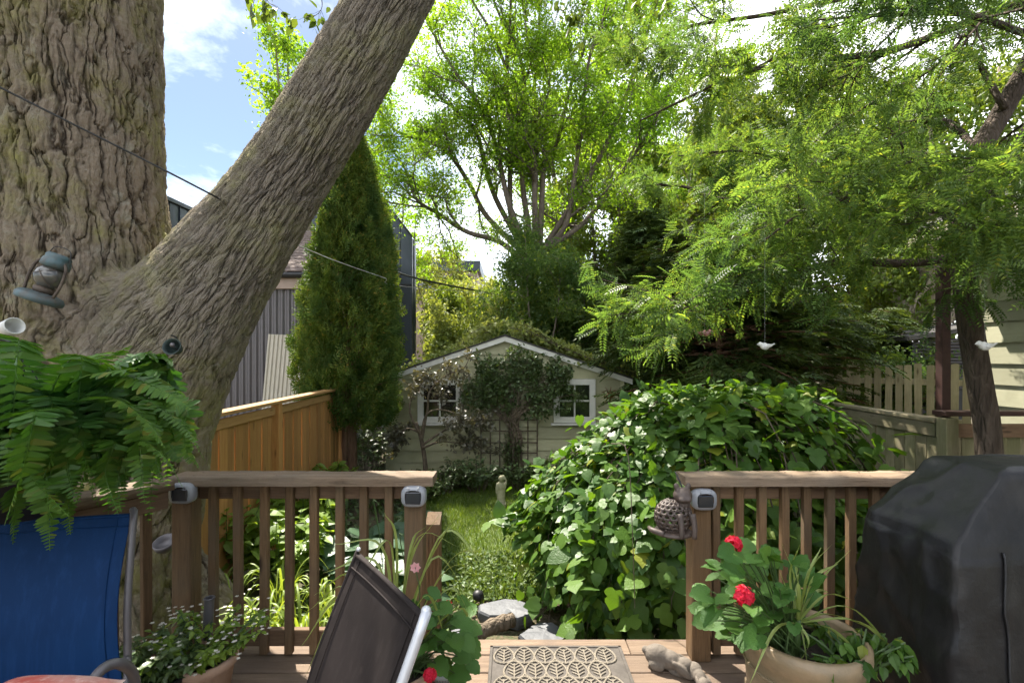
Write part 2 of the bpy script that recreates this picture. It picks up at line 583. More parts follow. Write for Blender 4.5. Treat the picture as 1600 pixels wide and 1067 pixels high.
T_DIAMOND = (A([(0, 0, 0), (0.42, 0.27, 0.05), (1, 0, -0.08), (0.42, -0.27, 0.05)]), [[0, 2, 1], [0, 3, 2]])
T_OVAL = strip_leaf([0, 0.25, 0.6, 1.0], [0.0, 0.27, 0.24, 0.0], 0.2, 0.18)
T_LANCE = strip_leaf([0, 0.3, 0.65, 1.0], [0.0, 0.15, 0.12, 0.0], 0.2, 0.25)
T_HOSTA = strip_leaf([0, 0.06, 0.2, 0.38, 0.58, 0.78, 0.92, 1.0], [0.0, 0.2, 0.34, 0.38, 0.33, 0.21, 0.09, 0.0], 0.25, 0.32, 0.5)
T_BLADE = strip_leaf([0, 0.2, 0.4, 0.6, 0.8, 1.0], [0.016, 0.02, 0.02, 0.016, 0.01, 0.001], 0.6, 0.0)


def lobed_leaf(out, fold=0.12, droop=0.22):
    """leaf from a half outline [(x, y)...] running base to tip, with serrated lobes"""
    v, f = [], []
    n = len(out)
    xs = np.linspace(0.0, 1.0, n)
    for (x, y), mx in zip(out, xs):
        v.append((mx, 0, -droop * mx * mx))
        v.append((x, y, -droop * x * abs(x) + fold * y - 0.35 * y * y))
        v.append((x, -y, -droop * x * abs(x) + fold * y - 0.35 * y * y))
    for i in range(n - 1):
        a, b = 3 * i, 3 * i + 3
        f += [[a, b, b + 1, a + 1], [a, a + 2, b + 2, b]]
    return A(v, dtype=float), f


T_MULB = lobed_leaf([(0, 0.0), (-0.1, 0.16), (-0.06, 0.3), (0.06, 0.43), (0.2, 0.47), (0.3, 0.38), (0.36, 0.27), (0.48, 0.36), (0.62, 0.33), (0.72, 0.24), (0.84, 0.13), (1.0, 0.0)])
T_MULB2 = lobed_leaf([(0, 0.0), (-0.1, 0.15), (-0.05, 0.28), (0.08, 0.4), (0.24, 0.43), (0.4, 0.4), (0.55, 0.34), (0.7, 0.25), (0.84, 0.14), (1.0, 0.0)])
T_GERAN = lobed_leaf([(0.0, 0.0), (-0.22, 0.14), (-0.27, 0.3), (-0.14, 0.45), (0.05, 0.5), (0.12, 0.46), (0.24, 0.53), (0.44, 0.5), (0.5, 0.4), (0.62, 0.4), (0.76, 0.28), (0.78, 0.16), (0.86, 0.12), (0.9, 0.0)], 0.45, 0.25)


def pinnate(n=8, spread=0.22, w=0.09, droop=0.25):
    v, f = [], []
    for i in range(n):
        x = 0.18 + 0.8 * i / n
        zz = -droop * x * x
        L = spread * (1 - 0.5 * abs(x - 0.45))
        for sgn in (-1, 1):
            k = len(v)
            v += [(x, sgn * 0.01, zz), (x + w * 0.5 + 0.02, sgn * L * 0.5, zz + 0.01), (x + 0.07, sgn * L, zz - 0.035), (x - w * 0.5 + 0.03, sgn * L * 0.5, zz + 0.01)]
            f += [[k, k + 1, k + 2, k + 3]]
    k = len(v)
    v += [(1.0, -0.03, -droop), (1.0, 0.03, -droop), (1.16, 0, -droop * 1.3)]
    f += [[k, k + 1, k + 2]]
    k = len(v)
    v += [(0, -0.006, 0), (0, 0.006, 0), (1, 0, -droop)]
    f += [[k, k + 2, k + 1]]
    return A(v, dtype=float), f


T_LOCUST = pinnate(8)


def sprig(nl, r, seed, size, tmpl=T_DIAMOND):
    """a clump of small leaves within radius r"""
    q = np.random.default_rng(seed)
    m = MB()
    pos = q.normal(0, r * 0.45, (nl, 3)) * A([1, 1, 0.6])
    d = unit(q.normal(0, 1, (nl, 3)) + A([0, 0, -0.3]))
    n = unit(q.normal(0, 0.7, (nl, 3)) + A([0, 0, 1.0]))
    m.scatter(tmpl[0], tmpl[1], pos, d, n, q.uniform(0.7, 1.2, nl) * size)
    return np.vstack(m.v), [list(map(int, r_)) for f in m.f for r_ in f]


def conifer_spray(nn=9, seed=0, w=0.3):
    """flat drooping spray of needles/scale twigs"""
    q = np.random.default_rng(seed)
    v, f = [], []
    for i in range(nn):
        x = 0.1 + 0.85 * i / nn
        L = w * (1.05 - x * 0.75)
        for sgn in (-1, 1):
            k = len(v)
            dz = q.normal(0, 0.03)
            v += [(x, 0, -0.15 * x * x), (x + 0.15, sgn * L * 0.42, dz - 0.15 * x * x), (x + 0.2, sgn * L, dz - 0.06 - 0.15 * x * x), (x - 0.02, sgn * L * 0.5, dz - 0.15 * x * x)]
            f += [[k, k + 1, k + 2, k + 3]]
    return A(v, dtype=float), f


T_SPRAY = conifer_spray(6, 1, 0.34)
T_CEDAR = conifer_spray(4, 2, 0.42)


def rand_dirs(n, up=0.0, q=None):
    q = q or rng
    return unit(q.normal(0, 1, (n, 3)) + A([0, 0, up]))


# ------------------------------------------------------------------ ground
def ground_mat():
    m, t = new_mat('garden_soil')
    pos = nd(t, 'NewGeometry').outputs['Position']
    n1 = nd(t, 'TexNoise', Vector=pos, Scale=2.2, Detail=9.0, Roughness=0.7).outputs['Fac']
    n2 = nd(t, 'TexNoise', Vector=pos, Scale=40.0, Detail=6.0).outputs['Fac']
    c = mix(t, ramp(t, n1, [(0.35, 0.0), (0.65, 1.0)]), (0.075, 0.05, 0.032), (0.055, 0.07, 0.025))
    c = mix(t, ramp(t, n2, [(0.45, 0.0), (0.7, 0.8)]), c, (0.15, 0.1, 0.065))
    b = nd(t, 'BsdfPrincipled', Base_Color=c, Roughness=0.95)
    bp = nd(t, 'Bump', Strength=0.8, Distance=0.03, Height=n2)
    t.links.new(bp.outputs[0], b.inputs['Normal'])
    finish(t, b.outputs[0])
    return m


def lawn_mat():
    m, t = new_mat('lawn_turf')
    pos = nd(t, 'NewGeometry').outputs['Position']
    n1 = nd(t, 'TexNoise', Vector=pos, Scale=2.6, Detail=9.0, Roughness=0.7).outputs['Fac']
    c = mix(t, ramp(t, n1, [(0.35, 0.0), (0.65, 1.0)]), (0.05, 0.085, 0.018), (0.09, 0.11, 0.03))
    b = nd(t, 'BsdfPrincipled', Base_Color=c, Roughness=0.95)
    finish(t, b.outputs[0])
    return m


def uneven_sheet(x0, x1, y0, y1, nx, ny, z, amp):
    from mathutils import noise
    V = np.zeros((ny, nx, 3))
    for j, yy in enumerate(np.linspace(y0, y1, ny)):
        for i, xx in enumerate(np.linspace(x0, x1, nx)):
            V[j, i] = (xx, yy, z + amp * noise.noise(Vector((xx * 0.9, yy * 0.9, 3.1))))
    return V


g = MB().grid(uneven_sheet(-400, 400, -60, 900, 9, 9, G - 0.02, 0)).build('ground', ground_mat())
struct(g)
g = MB().grid(uneven_sheet(-1.5, 1.8, 4.35, 8.35, 34, 40, G + 0.005, 0.02)).build('lawn', lawn_mat(), smooth=True)
struct(g)

# ------------------------------------------------------------------ deck
RY = 2.5                        # railing line
DE = 2.66                       # deck edge
deck = bpy.data.objects.new('deck', None)
COL.objects.link(deck)
struct(deck)


def deck_left(y):
    return max(-3.4, -1.78 - max(0.0, 2.6 - y) * 0.577)


for k in range(23):
    y1 = DE - k * 0.143
    y0 = y1 - 0.137
    ym = (y0 + y1) / 2
    x0, x1 = deck_left(ym), 3.3
    if k == 0:
        x0, x1 = -1.80, 3.3
    # butt joint somewhere along the board, as decks have
    xj = [0.62, -0.9, 1.7, 0.1][k % 4]
    for a, b in ((x0, xj - 0.002), (xj + 0.002, x1)):
        MB().box(((a + b) / 2, ym, -0.0175), (b - a, 0.137, 0.035), None, 0.004).build('board', M['deck'], deck)
MB().bar((-1.75, DE - 0.045, -0.14), (3.3, DE - 0.045, -0.14), 0.036, 0.2).build('rim_joist', M['brail'], deck)
MB().bar((-1.80, DE - 0.06, -0.14), (-3.3, 0.0, -0.14), 0.036, 0.2).build('rim_joist', M['brail'], deck)
for x in (-1.6, -0.4, 0.9, 2.1, 3.1):
    MB().box((x, DE - 0.12, -0.34), (0.089, 0.089, 0.6), None, 0.004).build('support_post', M['post'], deck)
st = thing('deck_stairs', 'short flight of timber steps going down from the deck opening to the garden', 'stairs', (0.22, 2.9, G))
for k in range(2):
    MB().box((0.23, DE + 0.15 + 0.29 * k, -0.2 - 0.2 * k), (1.34, 0.29, 0.038), None, 0.004).build('tread', M['deck'], st)
for x in (-0.42, 0.9):
    MB().prism([(x, DE + 0.01, -0.24), (x, DE + 0.01, -0.55), (x, DE + 0.3, G), (x, DE + 0.7, G), (x, DE + 0.7, -0.5)], (0.038, 0, 0)).build('stringer', M['brail'], st)
np_ = MB()
np_.box((-0.47, 2.92, -0.03), (0.085, 0.085, 1.16), None, 0.006)
for i in range(4):
    np_.box((-0.5 + 0.02 * i, 2.876, 0.0), (0.012, 0.012, 1.0), None, 0.003)
np_.prism([(-0.513, 2.877, 0.55), (-0.513, 2.963, 0.55), (-0.513, 2.963, 0.6)], (0.086, 0, 0))
np_.build('newel_post', M['post'], st)

# ------------------------------------------------------------------ railings
def baluster_mesh(h, name='baluster'):
    m = MB().box((0, 0, h / 2), (0.04, 0.036, h), None, 0.004)
    return m.mesh(name, M['post'])


def worn_plank(L, wy, hz):
    """plank whose edges are rubbed and chipped"""
    q = np.random.default_rng(int(L * 1000))
    n = int(L / 0.012)
    prof = A([(-0.5, -0.5), (-0.5, 0.32), (-0.47, 0.5), (-0.2, 0.5), (0.2, 0.5), (0.47, 0.5), (0.5, 0.32), (0.5, -0.5), (-0.5, -0.5)]) * A([wy, hz])
    xs = np.linspace(-L / 2, L / 2, n)
    k = np.ones(9) / 9
    def wob(amp):
        return np.convolve(q.normal(0, amp, n + 8), k, 'valid') * 2 + q.normal(0, amp * 0.35, n)
    V = np.zeros((n, len(prof), 3))
    for j, (py, pz) in enumerate(prof[:-1]):
        edge = 1.0 if j in (1, 2, 5, 6) else 0.35
        V[:, j] = np.stack([xs, py + wob(0.0022) * edge, pz + wob(0.0019) * edge], 1)
    V[:, -1] = V[:, 0]
    m = MB().grid(V[:, ::-1])
    m.add(V[0, :-1], [list(range(8))])
    m.add(V[-1, :-1], [list(range(8))[::-1]])
    return m


def railing(name, label, a, b, posts, nbal, bal_px=None, z_top=0.94, group=None, over=(0.06, 0.06)):
    a, b = A(a, float), A(b, float)
    d = unit(b - a)
    nrm = A([-d[1], d[0], 0])
    yaw = math.atan2(d[1], d[0])
    root = thing(name, label, 'railing', (a[0], a[1], 0), group)
    L = np.linalg.norm(b - a)
    me = worn_plank(L + over[0] + over[1], 0.14, 0.046).mesh('top_rail', M['rail_x'], True)
    for nx in np.arange(0.06, L, 0.4):
        for sy in (-0.035, 0.035):
            p = a + d * (nx + random.uniform(-0.02, 0.02)) + nrm * sy
            MB().lathe([(0.0, 0.0016), (0.004, 0.0014), (0.0052, -0.002)], (p[0], p[1], z_top), 8).build('screw', M['rust_metal'], root)
    c = (a + b) / 2 + d * (over[1] - over[0]) / 2
    link('top_rail', me, root, (c[0], c[1], z_top - 0.023), (0, 0, yaw))
    me = MB().box((0, 0, 0), (L - 0.1, 0.036, 0.085), None, 0.004).mesh('upper_stringer', M['brail'])
    m0 = (a + b) / 2 + nrm * 0.038
    link('upper_stringer', me, root, (m0[0], m0[1], z_top - 0.046 - 0.0455), (0, 0, yaw))
    me = MB().box((0, 0, 0), (L - 0.1, 0.036, 0.085), None, 0.004).mesh('bottom_rail', M['brail'])
    link('bottom_rail', me, root, (m0[0], m0[1], 0.085), (0, 0, yaw))
    pm = MB().box((0, 0, (z_top - 0.05) / 2), (0.096, 0.096, z_top - 0.052), None, 0.006).mesh('post', M['post'])
    for u in posts:
        p = a + d * u
        link('post', pm, root, (p[0], p[1], 0.0), (0, 0, yaw))
    bmh = baluster_mesh(z_top - 0.07)
    us = bal_px if bal_px is not None else [(i + 1) * L / (nbal + 1) for i in range(nbal)]
    for u in us:
        p = a + d * u
        link('baluster', bmh, root, (p[0], p[1], 0.02), (random.uniform(-0.004, 0.004), random.uniform(-0.004, 0.004), yaw + random.uniform(-0.05, 0.05)))
    return root


def ux(px, Y=RY):
    return (px - 800) * Y / F


XL, XM, XR = ux(292), ux(649), ux(1091)
railing('deck_railing', 'brown timber railing left of the deck opening, in front of the hostas', (XL, RY, 0), (XM, RY, 0), [0, XM - XL], 0, [ux(p) - XL for p in (333.5, 373, 413, 452, 491, 531, 569, 608)], over=(0.05, 0.1))
railing('deck_railing', 'brown timber railing between the deck opening and the covered grill', (XR, RY, 0), (3.1, RY, 0), [0, 1.75], 0, [ux(p) - XR for p in (1118.5, 1154, 1189, 1225, 1259.5, 1295.5, 1330, 1366, 1401, 1437, 1472, 1508, 1543)] + [1.87, 1.99], over=(0.09, 0.0))
d45 = unit(A([-0.5, -0.866, 0]))
e = A([XL, RY, 0]) + d45 * 2.6
railing('deck_railing', 'angled brown timber railing between the blue chair and the big tree trunk', (XL + d45[0] * 0.06, RY + d45[1] * 0.06, 0), e, [1.3, 2.54], 0, [0.12 + i * 0.135 for i in range(9)] + [1.43 + i * 0.135 for i in range(8)], z_top=0.936, over=(-0.03, 0.0))


def solar_light(px, py, label):
    p = P(px, py, RY - 0.052)
    root = thing('solar_light', label, 'solar light', (p[0], p[1], p[2] - 0.05), 'solar lights on the railing posts')
    x, y, z = p
    m = MB()
    a = np.arange(28) * 2 * np.pi / 28
    ce = np.sign(np.cos(a)) * np.abs(np.cos(a)) ** 0.62
    se = np.sign(np.sin(a)) * np.abs(np.sin(a)) ** 0.62
    rings = []
    for sc, dy in ((0.98, 0.0), (1.0, -0.012), (1.0, -0.03), (0.92, -0.042), (0.66, -0.046)):
        rings.append(np.stack([x + 0.062 * sc * ce, np.full(28, y + dy), z + 0.052 * sc * se], -1))
    V = A(rings)
    V = np.concatenate([V, V[:, :1]], 1)
    m.grid(V[:, ::-1])
    m.build('housing', M['grey_plastic'], root, True)
    MB().box((x, y - 0.044, z - 0.004), (0.076, 0.012, 0.06), None, 0.004).build('solar_panel', M['dark_panel'], root)
    for s_ in (-1, 1):
        MB().tube([(x + s_ * 0.028, y - 0.04, z + 0.048), (x + s_ * 0.02, y - 0.046, z + 0.03)], 0.005, 6).build('clip', M['grey_plastic'], root, True)


solar_light(290, 768, 'grey solar light on the corner post beside the big tree')
solar_light(648, 773, 'grey solar light on the post above the stair newel')
solar_light(1097, 778, 'grey solar light on the post beside the pierced ceramic cat')

# ------------------------------------------------------------------ cedar fence on the left
FX0, FX1 = A([-2.62, 3.95, 0]), A([-2.81, 7.9, 0])
fence = thing('cedar_fence', 'new orange cedar board fence with a flat cap behind the big tree', 'fence', (FX0[0], FX0[1], G))
fd = unit(FX1 - FX0)
fl = np.linalg.norm(FX1 - FX0)
yaw = math.atan2(fd[1], fd[0]) - math.pi / 2
bm_ = MB().box((0, 0, 0.79), (0.018, 0.132, 1.50), None, 0.003).mesh('board', M['cedar_board'])
nb = int(fl / 0.139)
for i in range(nb):
    p = FX0 + fd * (i + 0.5) * 0.139
    link('board', bm_, fence, (p[0] + (0.006 if i % 2 else -0.006), p[1], G + random.uniform(-0.006, 0.006)), (0, 0, yaw))
pm_ = MB().box((0, 0, 0.83), (0.09, 0.09, 1.66), None, 0.005).mesh('post', M['cedar_board'])
for u in (0.0, 1.55, fl):
    p = FX0 + fd * u
    link('post', pm_, fence, (p[0] + 0.035, p[1], G), (0, 0, yaw))
for (z, hh, off) in ((1.58, 0.09, 0.024), (0.2, 0.09, 0.024)):
    MB().bar(FX0 + A([off, 0, G + z - 0.02]), FX1 + A([off, 0, G + z - 0.02]), 0.03, hh, 0.004).build('rail', M['cedar_cap'], fence)
MB().bar(FX0 + A([0.01, 0, G + 1.655]), FX1 + A([0.01, 0.05, G + 1.655]), 0.15, 0.035, 0.004).build('cap', M['cedar_cap'], fence)

# ------------------------------------------------------------------ garden shed
SY, SXC, SHW = 9.0, -0.13, 2.19
EZ, PZ = 1.14, 1.88
shed = thing('garden_shed', 'small sage green clapboard shed with a low gable and white windows', 'shed', (SXC, SY, G))


def hw(z):
    return SHW if z <= EZ else SHW * (PZ - z) / (PZ - EZ)


zs = [G + 0.22 * i for i in range(9)] + [EZ + 0.22, EZ + 0.44, EZ + 0.66, PZ]
for i in range(len(zs) - 1):
    z0, z1 = zs[i], zs[i + 1]
    a, b = hw(z0), max(hw(z1), 0.001)
    poly_out = [(SXC - a, SY - 0.042, z0 + 0.002), (SXC + a, SY - 0.042, z0 + 0.002), (SXC + b, SY - 0.006, z1 + 0.004), (SXC - b, SY - 0.006, z1 + 0.004)]
    MB().prism(poly_out, (0, 0.012, 0)).build('siding_board', M['siding'], shed)
body = MB()
body.prism([(SXC - SHW, SY, G), (SXC + SHW, SY, G), (SXC + SHW, SY, EZ), (SXC, SY, PZ), (SXC - SHW, SY, EZ)], (0, 3.2, 0))
body.build('wall', M['siding'], shed)
for s_ in (-1, 1):
    top = A([SXC, SY - 0.14, PZ + 0.075])
    ev = A([SXC + s_ * (SHW + 0.14), SY - 0.14, EZ + 0.075 - 0.047])
    MB().prism([top, ev, ev + A([0, 0, -0.03]), top + A([0, 0, -0.03])], (0, 3.5, 0)).build('roof', M['roofing'], shed)
    MB().prism([top + A([0, 0.02, -0.033]), ev + A([0, 0.02, -0.033]), ev + A([0, 0.02, -0.125]), top + A([0, 0.02, -0.125])], (0, 0.022, 0)).build('rake_board', M['white_paint'], shed)
for s_ in (-1, 1):
    MB().box((SXC + s_ * (SHW - 0.03), SY - 0.045, (G + EZ) / 2), (0.07, 0.02, EZ - G - 0.04), None, 0.003).build('corner_board', M['siding'], shed)


def shed_window(px0, px1, py0, py1):
    a, b = P(px0, py0, SY - 0.04), P(px1, py1, SY - 0.04)
    x0, x1, z1, z0 = a[0], b[0], a[2], b[2]
    y = SY - 0.065
    fr = 0.11
    wn = MB()
    wn.box(((x0 + x1) / 2, y, z1 - fr / 2), (x1 - x0, 0.05, fr), None, 0.006)
    wn.box(((x0 + x1) / 2, y, z0 + fr / 2), (x1 - x0, 0.05, fr), None, 0.006)
    for xx in (x0 + fr / 2, x1 - fr / 2):
        wn.box((xx, y + 0.001, (z0 + z1) / 2), (fr, 0.048, z1 - z0 - 2 * fr), None, 0.006)
    o = wn.build('window', M['white_paint'], shed)
    MB().box(((x0 + x1) / 2, y - 0.02, z0 - 0.025), (x1 - x0 + 0.1, 0.1, 0.04), None, 0.006).build('sill', M['white_paint'], o)
    mu = MB()
    mu.box(((x0 + x1) / 2, y - 0.002, (z0 + z1) / 2), (0.03, 0.03, z1 - z0 - 2 * fr), None, 0.004)
    mu.box(((x0 + x1) / 2, y - 0.001, (z0 + z1) / 2), (x1 - x0 - 2 * fr, 0.03, 0.03), None, 0.004)
    mu.build('muntin', M['white_paint'], o)
    for i in (0, 1):
        for j in (0, 1):
            w2, h2 = (x1 - x0 - 2 * fr) / 2, (z1 - z0 - 2 * fr) / 2
            cx, cz_ = x0 + fr + (i + 0.5) * w2, z0 + fr + (j + 0.5) * h2
            MB().box((cx, SY - 0.052, cz_), (w2, 0.006, h2), rotm(random.uniform(-0.01, 0.01), 0, random.uniform(-0.012, 0.012))).build('pane', M['glass'], o)


shed_window(865, 930, 592, 660)
shed_window(653, 722, 592, 660)
# ornaments and trellis
orn = thing('sun_ornament', 'small rust red sun ornament with spiky rays on the shed wall', 'ornament', P(952, 617, SY - 0.05))
c = P(952, 617, SY - 0.06)
MB().ball(c, (0.06, 0.025, 0.06)).build('disc', M['red_orn'], orn, True)
for k in range(9):
    a = k * 2 * math.pi / 9
    v = A([math.cos(a), 0, math.sin(a)])
    MB().tube(spline([c + v * 0.05, c + v * 0.11 + A([0.01, 0, 0.01]), c + v * 0.16], 5), [0.009, 0.007, 0.006, 0.004, 0.002], 5).build('ray', M['red_orn'], orn)
orn = thing('hanging_disc', 'small red and white disc hanging behind the right shed window', 'ornament', P(903, 617, SY - 0.05))
c = P(903, 617, SY - 0.052)
MB().ball(c, (0.045, 0.01, 0.045)).build('disc', M['white_enamel'], orn, True)
MB().ball(c + A([0, -0.004, 0.02]), (0.04, 0.01, 0.03)).build('cap', M['red_orn'], orn, True)
tr = thing('trellis', 'dark thin wooden trellis against the shed wall behind the climbing shrub', 'trellis', P(795, 735, SY - 0.09))
x0, x1 = P(752, 0, SY)[0], P(839, 0, SY)[0]
zt, zb = P(0, 612, SY)[2], G
for k, x in enumerate(np.linspace(x0, x1, 7)):
    MB().box((x, SY - 0.075, (zb + (zt if k in (0, 6) else P(0, 650, SY)[2] if k % 2 else P(0, 640, SY)[2])) / 2), (0.022, 0.016, (zt if k in (0, 6) else P(0, 650, SY)[2] if k % 2 else P(0, 640, SY)[2]) - zb), None, 0.003).build('upright', M['bark_dark'], tr)
for py in (672, 690, 706, 655):
    MB().bar((x0, SY - 0.092, P(0, py, SY)[2]), (x1, SY - 0.092, P(0, py, SY)[2]), 0.014, 0.022, 0.003).build('crossbar', M['bark_dark'], tr)
for s_ in (-1, 1):
    xm = (x0 + x1) / 2
    MB().bar((xm + s_ * 0.5, SY - 0.108, zt - 0.05), (xm + s_ * 0.15, SY - 0.108, zt - 0.45), 0.014, 0.02, 0.003).build('brace', M['bark_dark'], tr)

# ------------------------------------------------------------------ neighbours on the left
def panel_wall(root, a, b, z0, ztop, pitch, mat, seam=0.03, name='panel'):
    """standing-seam panels from a to b (ztop may differ at the ends)"""
    a, b = A(a, float), A(b, float)
    L = np.linalg.norm(b - a)
    d = (b - a) / L
    nrm = A([d[1], -d[0], 0])
    n = max(1, int(round(L / pitch)))
    for i in range(n):
        p, q = a + d * L * i / n, a + d * L * (i + 1) / n
        za, zb_ = np.interp([i / n, (i + 1) / n], [0, 1], ztop)
        m = MB()
        m.prism([p + A([0, 0, z0]), q + A([0, 0, z0]), q + A([0, 0, zb_]), p + A([0, 0, za])], nrm * -0.02)
        w_ = d * 0.014
        m.prism([p + A([0, 0, z0]), p + w_ + A([0, 0, z0]), p + w_ + A([0, 0, za]), p + A([0, 0, za])], nrm * seam)
        m.build(name, mat, root)


bA = thing('metal_house', 'dark standing seam metal house seen between the trunk and the leaning limb', 'building', (-9.7, 14, G))
panel_wall(bA, (-9.67, 9.5, 0), (-9.67, 17.5, 0), G, (5.98, 5.98), 0.42, M['seam_metal'])
MB().box((-13.7, 13.5, 2.65), (8, 8, 6.5)).build('wall', M['seam_metal'], bA)
MB().box((-13.66, 13.5, 5.98), (8.12, 8.1, 0.12), None, 0.01).build('parapet', M['seam_metal'], bA)
bA2 = thing('metal_house', 'dark metal clad house with a steep slanted edge behind the columnar cedar', 'building', (-6, 17, G))
panel_wall(bA2, (-7.5, 15.98, 0), (-4.4, 15.98, 0), G, (6.95, 6.95), 0.4, M['seam_metal'])
panel_wall(bA2, (-4.4, 15.98, 0), (-3.32, 15.98, 0), G, (6.95, 5.5), 0.35, M['seam_metal'])
panel_wall(bA2, (-3.315, 16.0, 0), (-3.315, 16.8, 0), G, (5.5, 5.5), 0.4, M['seam_metal'])
MB().prism([(-7.5, 16.03, G), (-3.35, 16.03, G), (-3.35, 16.03, 5.5), (-4.42, 16.03, 6.93), (-7.5, 16.03, 6.93)], (0, 0.8, 0)).build('wall', M['seam_metal'], bA2)
MB().bar((-7.5, 15.94, 3.9), (-3.28, 15.94, 3.9), 0.05, 0.06).build('ledge', M['black_metal'], bA2)
MB().bar((-4.42, 15.95, 6.97), (-3.28, 15.95, 5.5), 0.1, 0.06).build('roof_edge', M['black_metal'], bA2)

bB = thing('corrugated_garage', 'low garage with brown shingle roof and dark corrugated walls beside the cedar', 'building', (-6, 10, G))
def corrugated(root, a, b, z0, z1, pitch, depth, mat, name, ztop=None):
    a, b = A(a, float), A(b, float)
    L = np.linalg.norm(b - a)
    d = (b - a) / L
    nrm = A([d[1], -d[0], 0])
    n = int(L / pitch) * 4
    us = np.arange(n + 1) / n
    prof = np.tile([0, 1, 1, 0], n // 4 + 2)[:n + 1] * depth
    bot = a + np.outer(us * L, d) + np.outer(prof, nrm) + A([0, 0, z0])
    top = bot + A([0, 0, z1 - z0])
    V = A([bot, top])
    V2 = V - nrm * 0.01
    m = MB().grid(V).grid(V2[::-1])
    return m.build(name, mat, root)
corrugated(bB, (-7.2, 10.0, 0), (-4.1, 10.0, 0), G, 2.95, 0.13, 0.03, M['corr_dark'], 'corrugated_wall')
MB().box((-5.65, 11.75, 1.15), (3.08, 3.4, 3.5)).build('wall', M['corr_dark'], bB)
MB().box((-5.6, 9.92, 3.05), (3.5, 0.05, 0.24), None, 0.006).build('fascia', M['pink_fascia'], bB)
MB().tube([(-7.3, 9.84, 3.2), (-3.9, 9.84, 3.2)], 0.06, 8).build('gutter', M['black_metal'], bB)
rs = MB().prism([(-7.4, 9.86, 3.2), (-7.4, 9.86, 3.26), (-7.4, 13.4, 5.0), (-7.4, 13.4, 4.94)], (3.55, 0, 0)).build('roof', M['brown_shingle'], bB)
for r_ in range(16):
    f0 = r_ / 16
    y_, z_ = 9.84 + 3.5 * f0, 3.275 + 1.72 * f0
    n_ = 11
    for q_ in range(n_):
        xx = -7.38 + (q_ + (r_ % 2) * 0.5) * 3.4 / n_
        MB().prism([(xx, y_, z_ + 0.015), (xx + 0.3, y_, z_ + 0.015), (xx + 0.3, y_ + 0.24, z_ + 0.12), (xx, y_ + 0.24, z_ + 0.12)], (0, 0, -0.014)).build('shingle', M['brown_shingle'], rs)
lp = thing('corrugated_sheet', 'pale corrugated metal sheet leaning on the dark corrugated garage wall', 'metal sheet', (-4.8, 9.7, G))
o = corrugated(lp, (-5.05, 9.62, 0), (-4.05, 9.62, 0), G + 0.0, 2.0, 0.08, 0.022, M['corr_light'], 'sheet')
o.rotation_euler = (R(-5), R(2.5), 0)
fb = thing('flat_roof_house', 'far dark blue flat roofed house glimpsed behind the shed roof vines', 'building', (-5, 34, G))
MB().box((-6.1, 36, 3.4), (7.5, 6, 8.2)).build('wall', M['pink_fascia'], fb)
MB().box((-6.1, 36, 7.7), (7.9, 6.4, 0.7), None, 0.02).build('parapet', M['seam_metal'], fb)
MB().box((-6.1, 32.97, 6.6), (6.5, 0.08, 0.9)).build('window', M['glass'], fb)

# ------------------------------------------------------------------ fences and house on the right
rf = thing('board_fence', 'old mossy board fence with a cap rail running beside the mulberry', 'fence', (4.17, 4.7, G))
a0, a1 = A([4.17, 4.74, 0]), A([4.35, 9.6, 0])
fd2 = unit(a1 - a0)
ol = np.linalg.norm(a1 - a0)
om = MB().box((0, 0, 0.73), (0.02, 0.138, 1.44), None, 0.003).mesh('board', M['old_board'])
yaw2 = math.atan2(fd2[1], fd2[0]) - math.pi / 2
for i in range(int(ol / 0.145)):
    p = a0 + fd2 * (i + 0.5) * 0.145
    link('board', om, rf, (p[0] + random.uniform(-0.004, 0.004), p[1], G + random.uniform(-0.01, 0.01)), (0, random.uniform(-0.006, 0.006), yaw2))
MB().bar(a0 + A([-0.03, 0, G + 1.45]), a1 + A([-0.03, 0, G + 1.45]), 0.038, 0.13, 0.004).build('rail', M['old_rail'], rf)
MB().bar(a0 + A([0, -0.02, G + 1.545]), a1 + A([0, 0, G + 1.545]), 0.15, 0.036, 0.004).build('cap', M['old_rail'], rf)
MB().bar(a0 + A([-0.03, 0, G + 0.25]), a1 + A([-0.03, 0, G + 0.25]), 0.038, 0.09, 0.004).build('rail', M['old_rail'], rf)
pmr = MB().box((0, 0, 0.79), (0.12, 0.12, 1.58), None, 0.006).mesh('post', M['old_board'])
link('post', pmr, rf, (4.17, 4.66, G))
link('post', pmr, rf, (4.28, 7.2, G))
rg = thing('board_fence', 'short dark board fence joining the mossy fence corner to the house', 'fence', (4.25, 4.7, G))
for i in range(8):
    link('board', om, rg, (4.31 + i * 0.145, 4.75, G - 0.02), (0, 0, math.pi / 2))
MB().bar((4.24, 4.71, G + 1.45), (5.42, 4.71, G + 1.45), 0.038, 0.13, 0.004).build('rail', M['brail'], rg)
MB().bar((4.12, 4.7, G + 1.62), (5.42, 4.7, G + 1.62), 0.15, 0.045, 0.004).build('cap', M['brown_metal'], rg)
pst = MB().box((4.28, 4.83, 0.9), (0.085, 0.085, 3.04), None, 0.004).build('steel_post', M['brown_metal'])
tag(pst, 'tall dark brown square post standing at the fence corner beside the locust trunk', 'post')
pf = thing('picket_fence', 'taller grey picket fence with gaps, beyond the mossy board fence', 'fence', (5.2, 8.4, G))
p0, p1 = A([4.95, 8.6, 0]), A([6.75, 6.95, 0])
pd = unit(p1 - p0)
pl = np.linalg.norm(p1 - p0)
pk = MB()
pk.prism([(-0.045, 0, 0.04), (0.045, 0, 0.04), (0.045, 0, 2.05), (0.0, 0, 2.056), (-0.045, 0, 2.045)], (0, 0.018, 0))
pk = pk.mesh('picket', M['picket'])
yp = math.atan2(pd[1], pd[0])
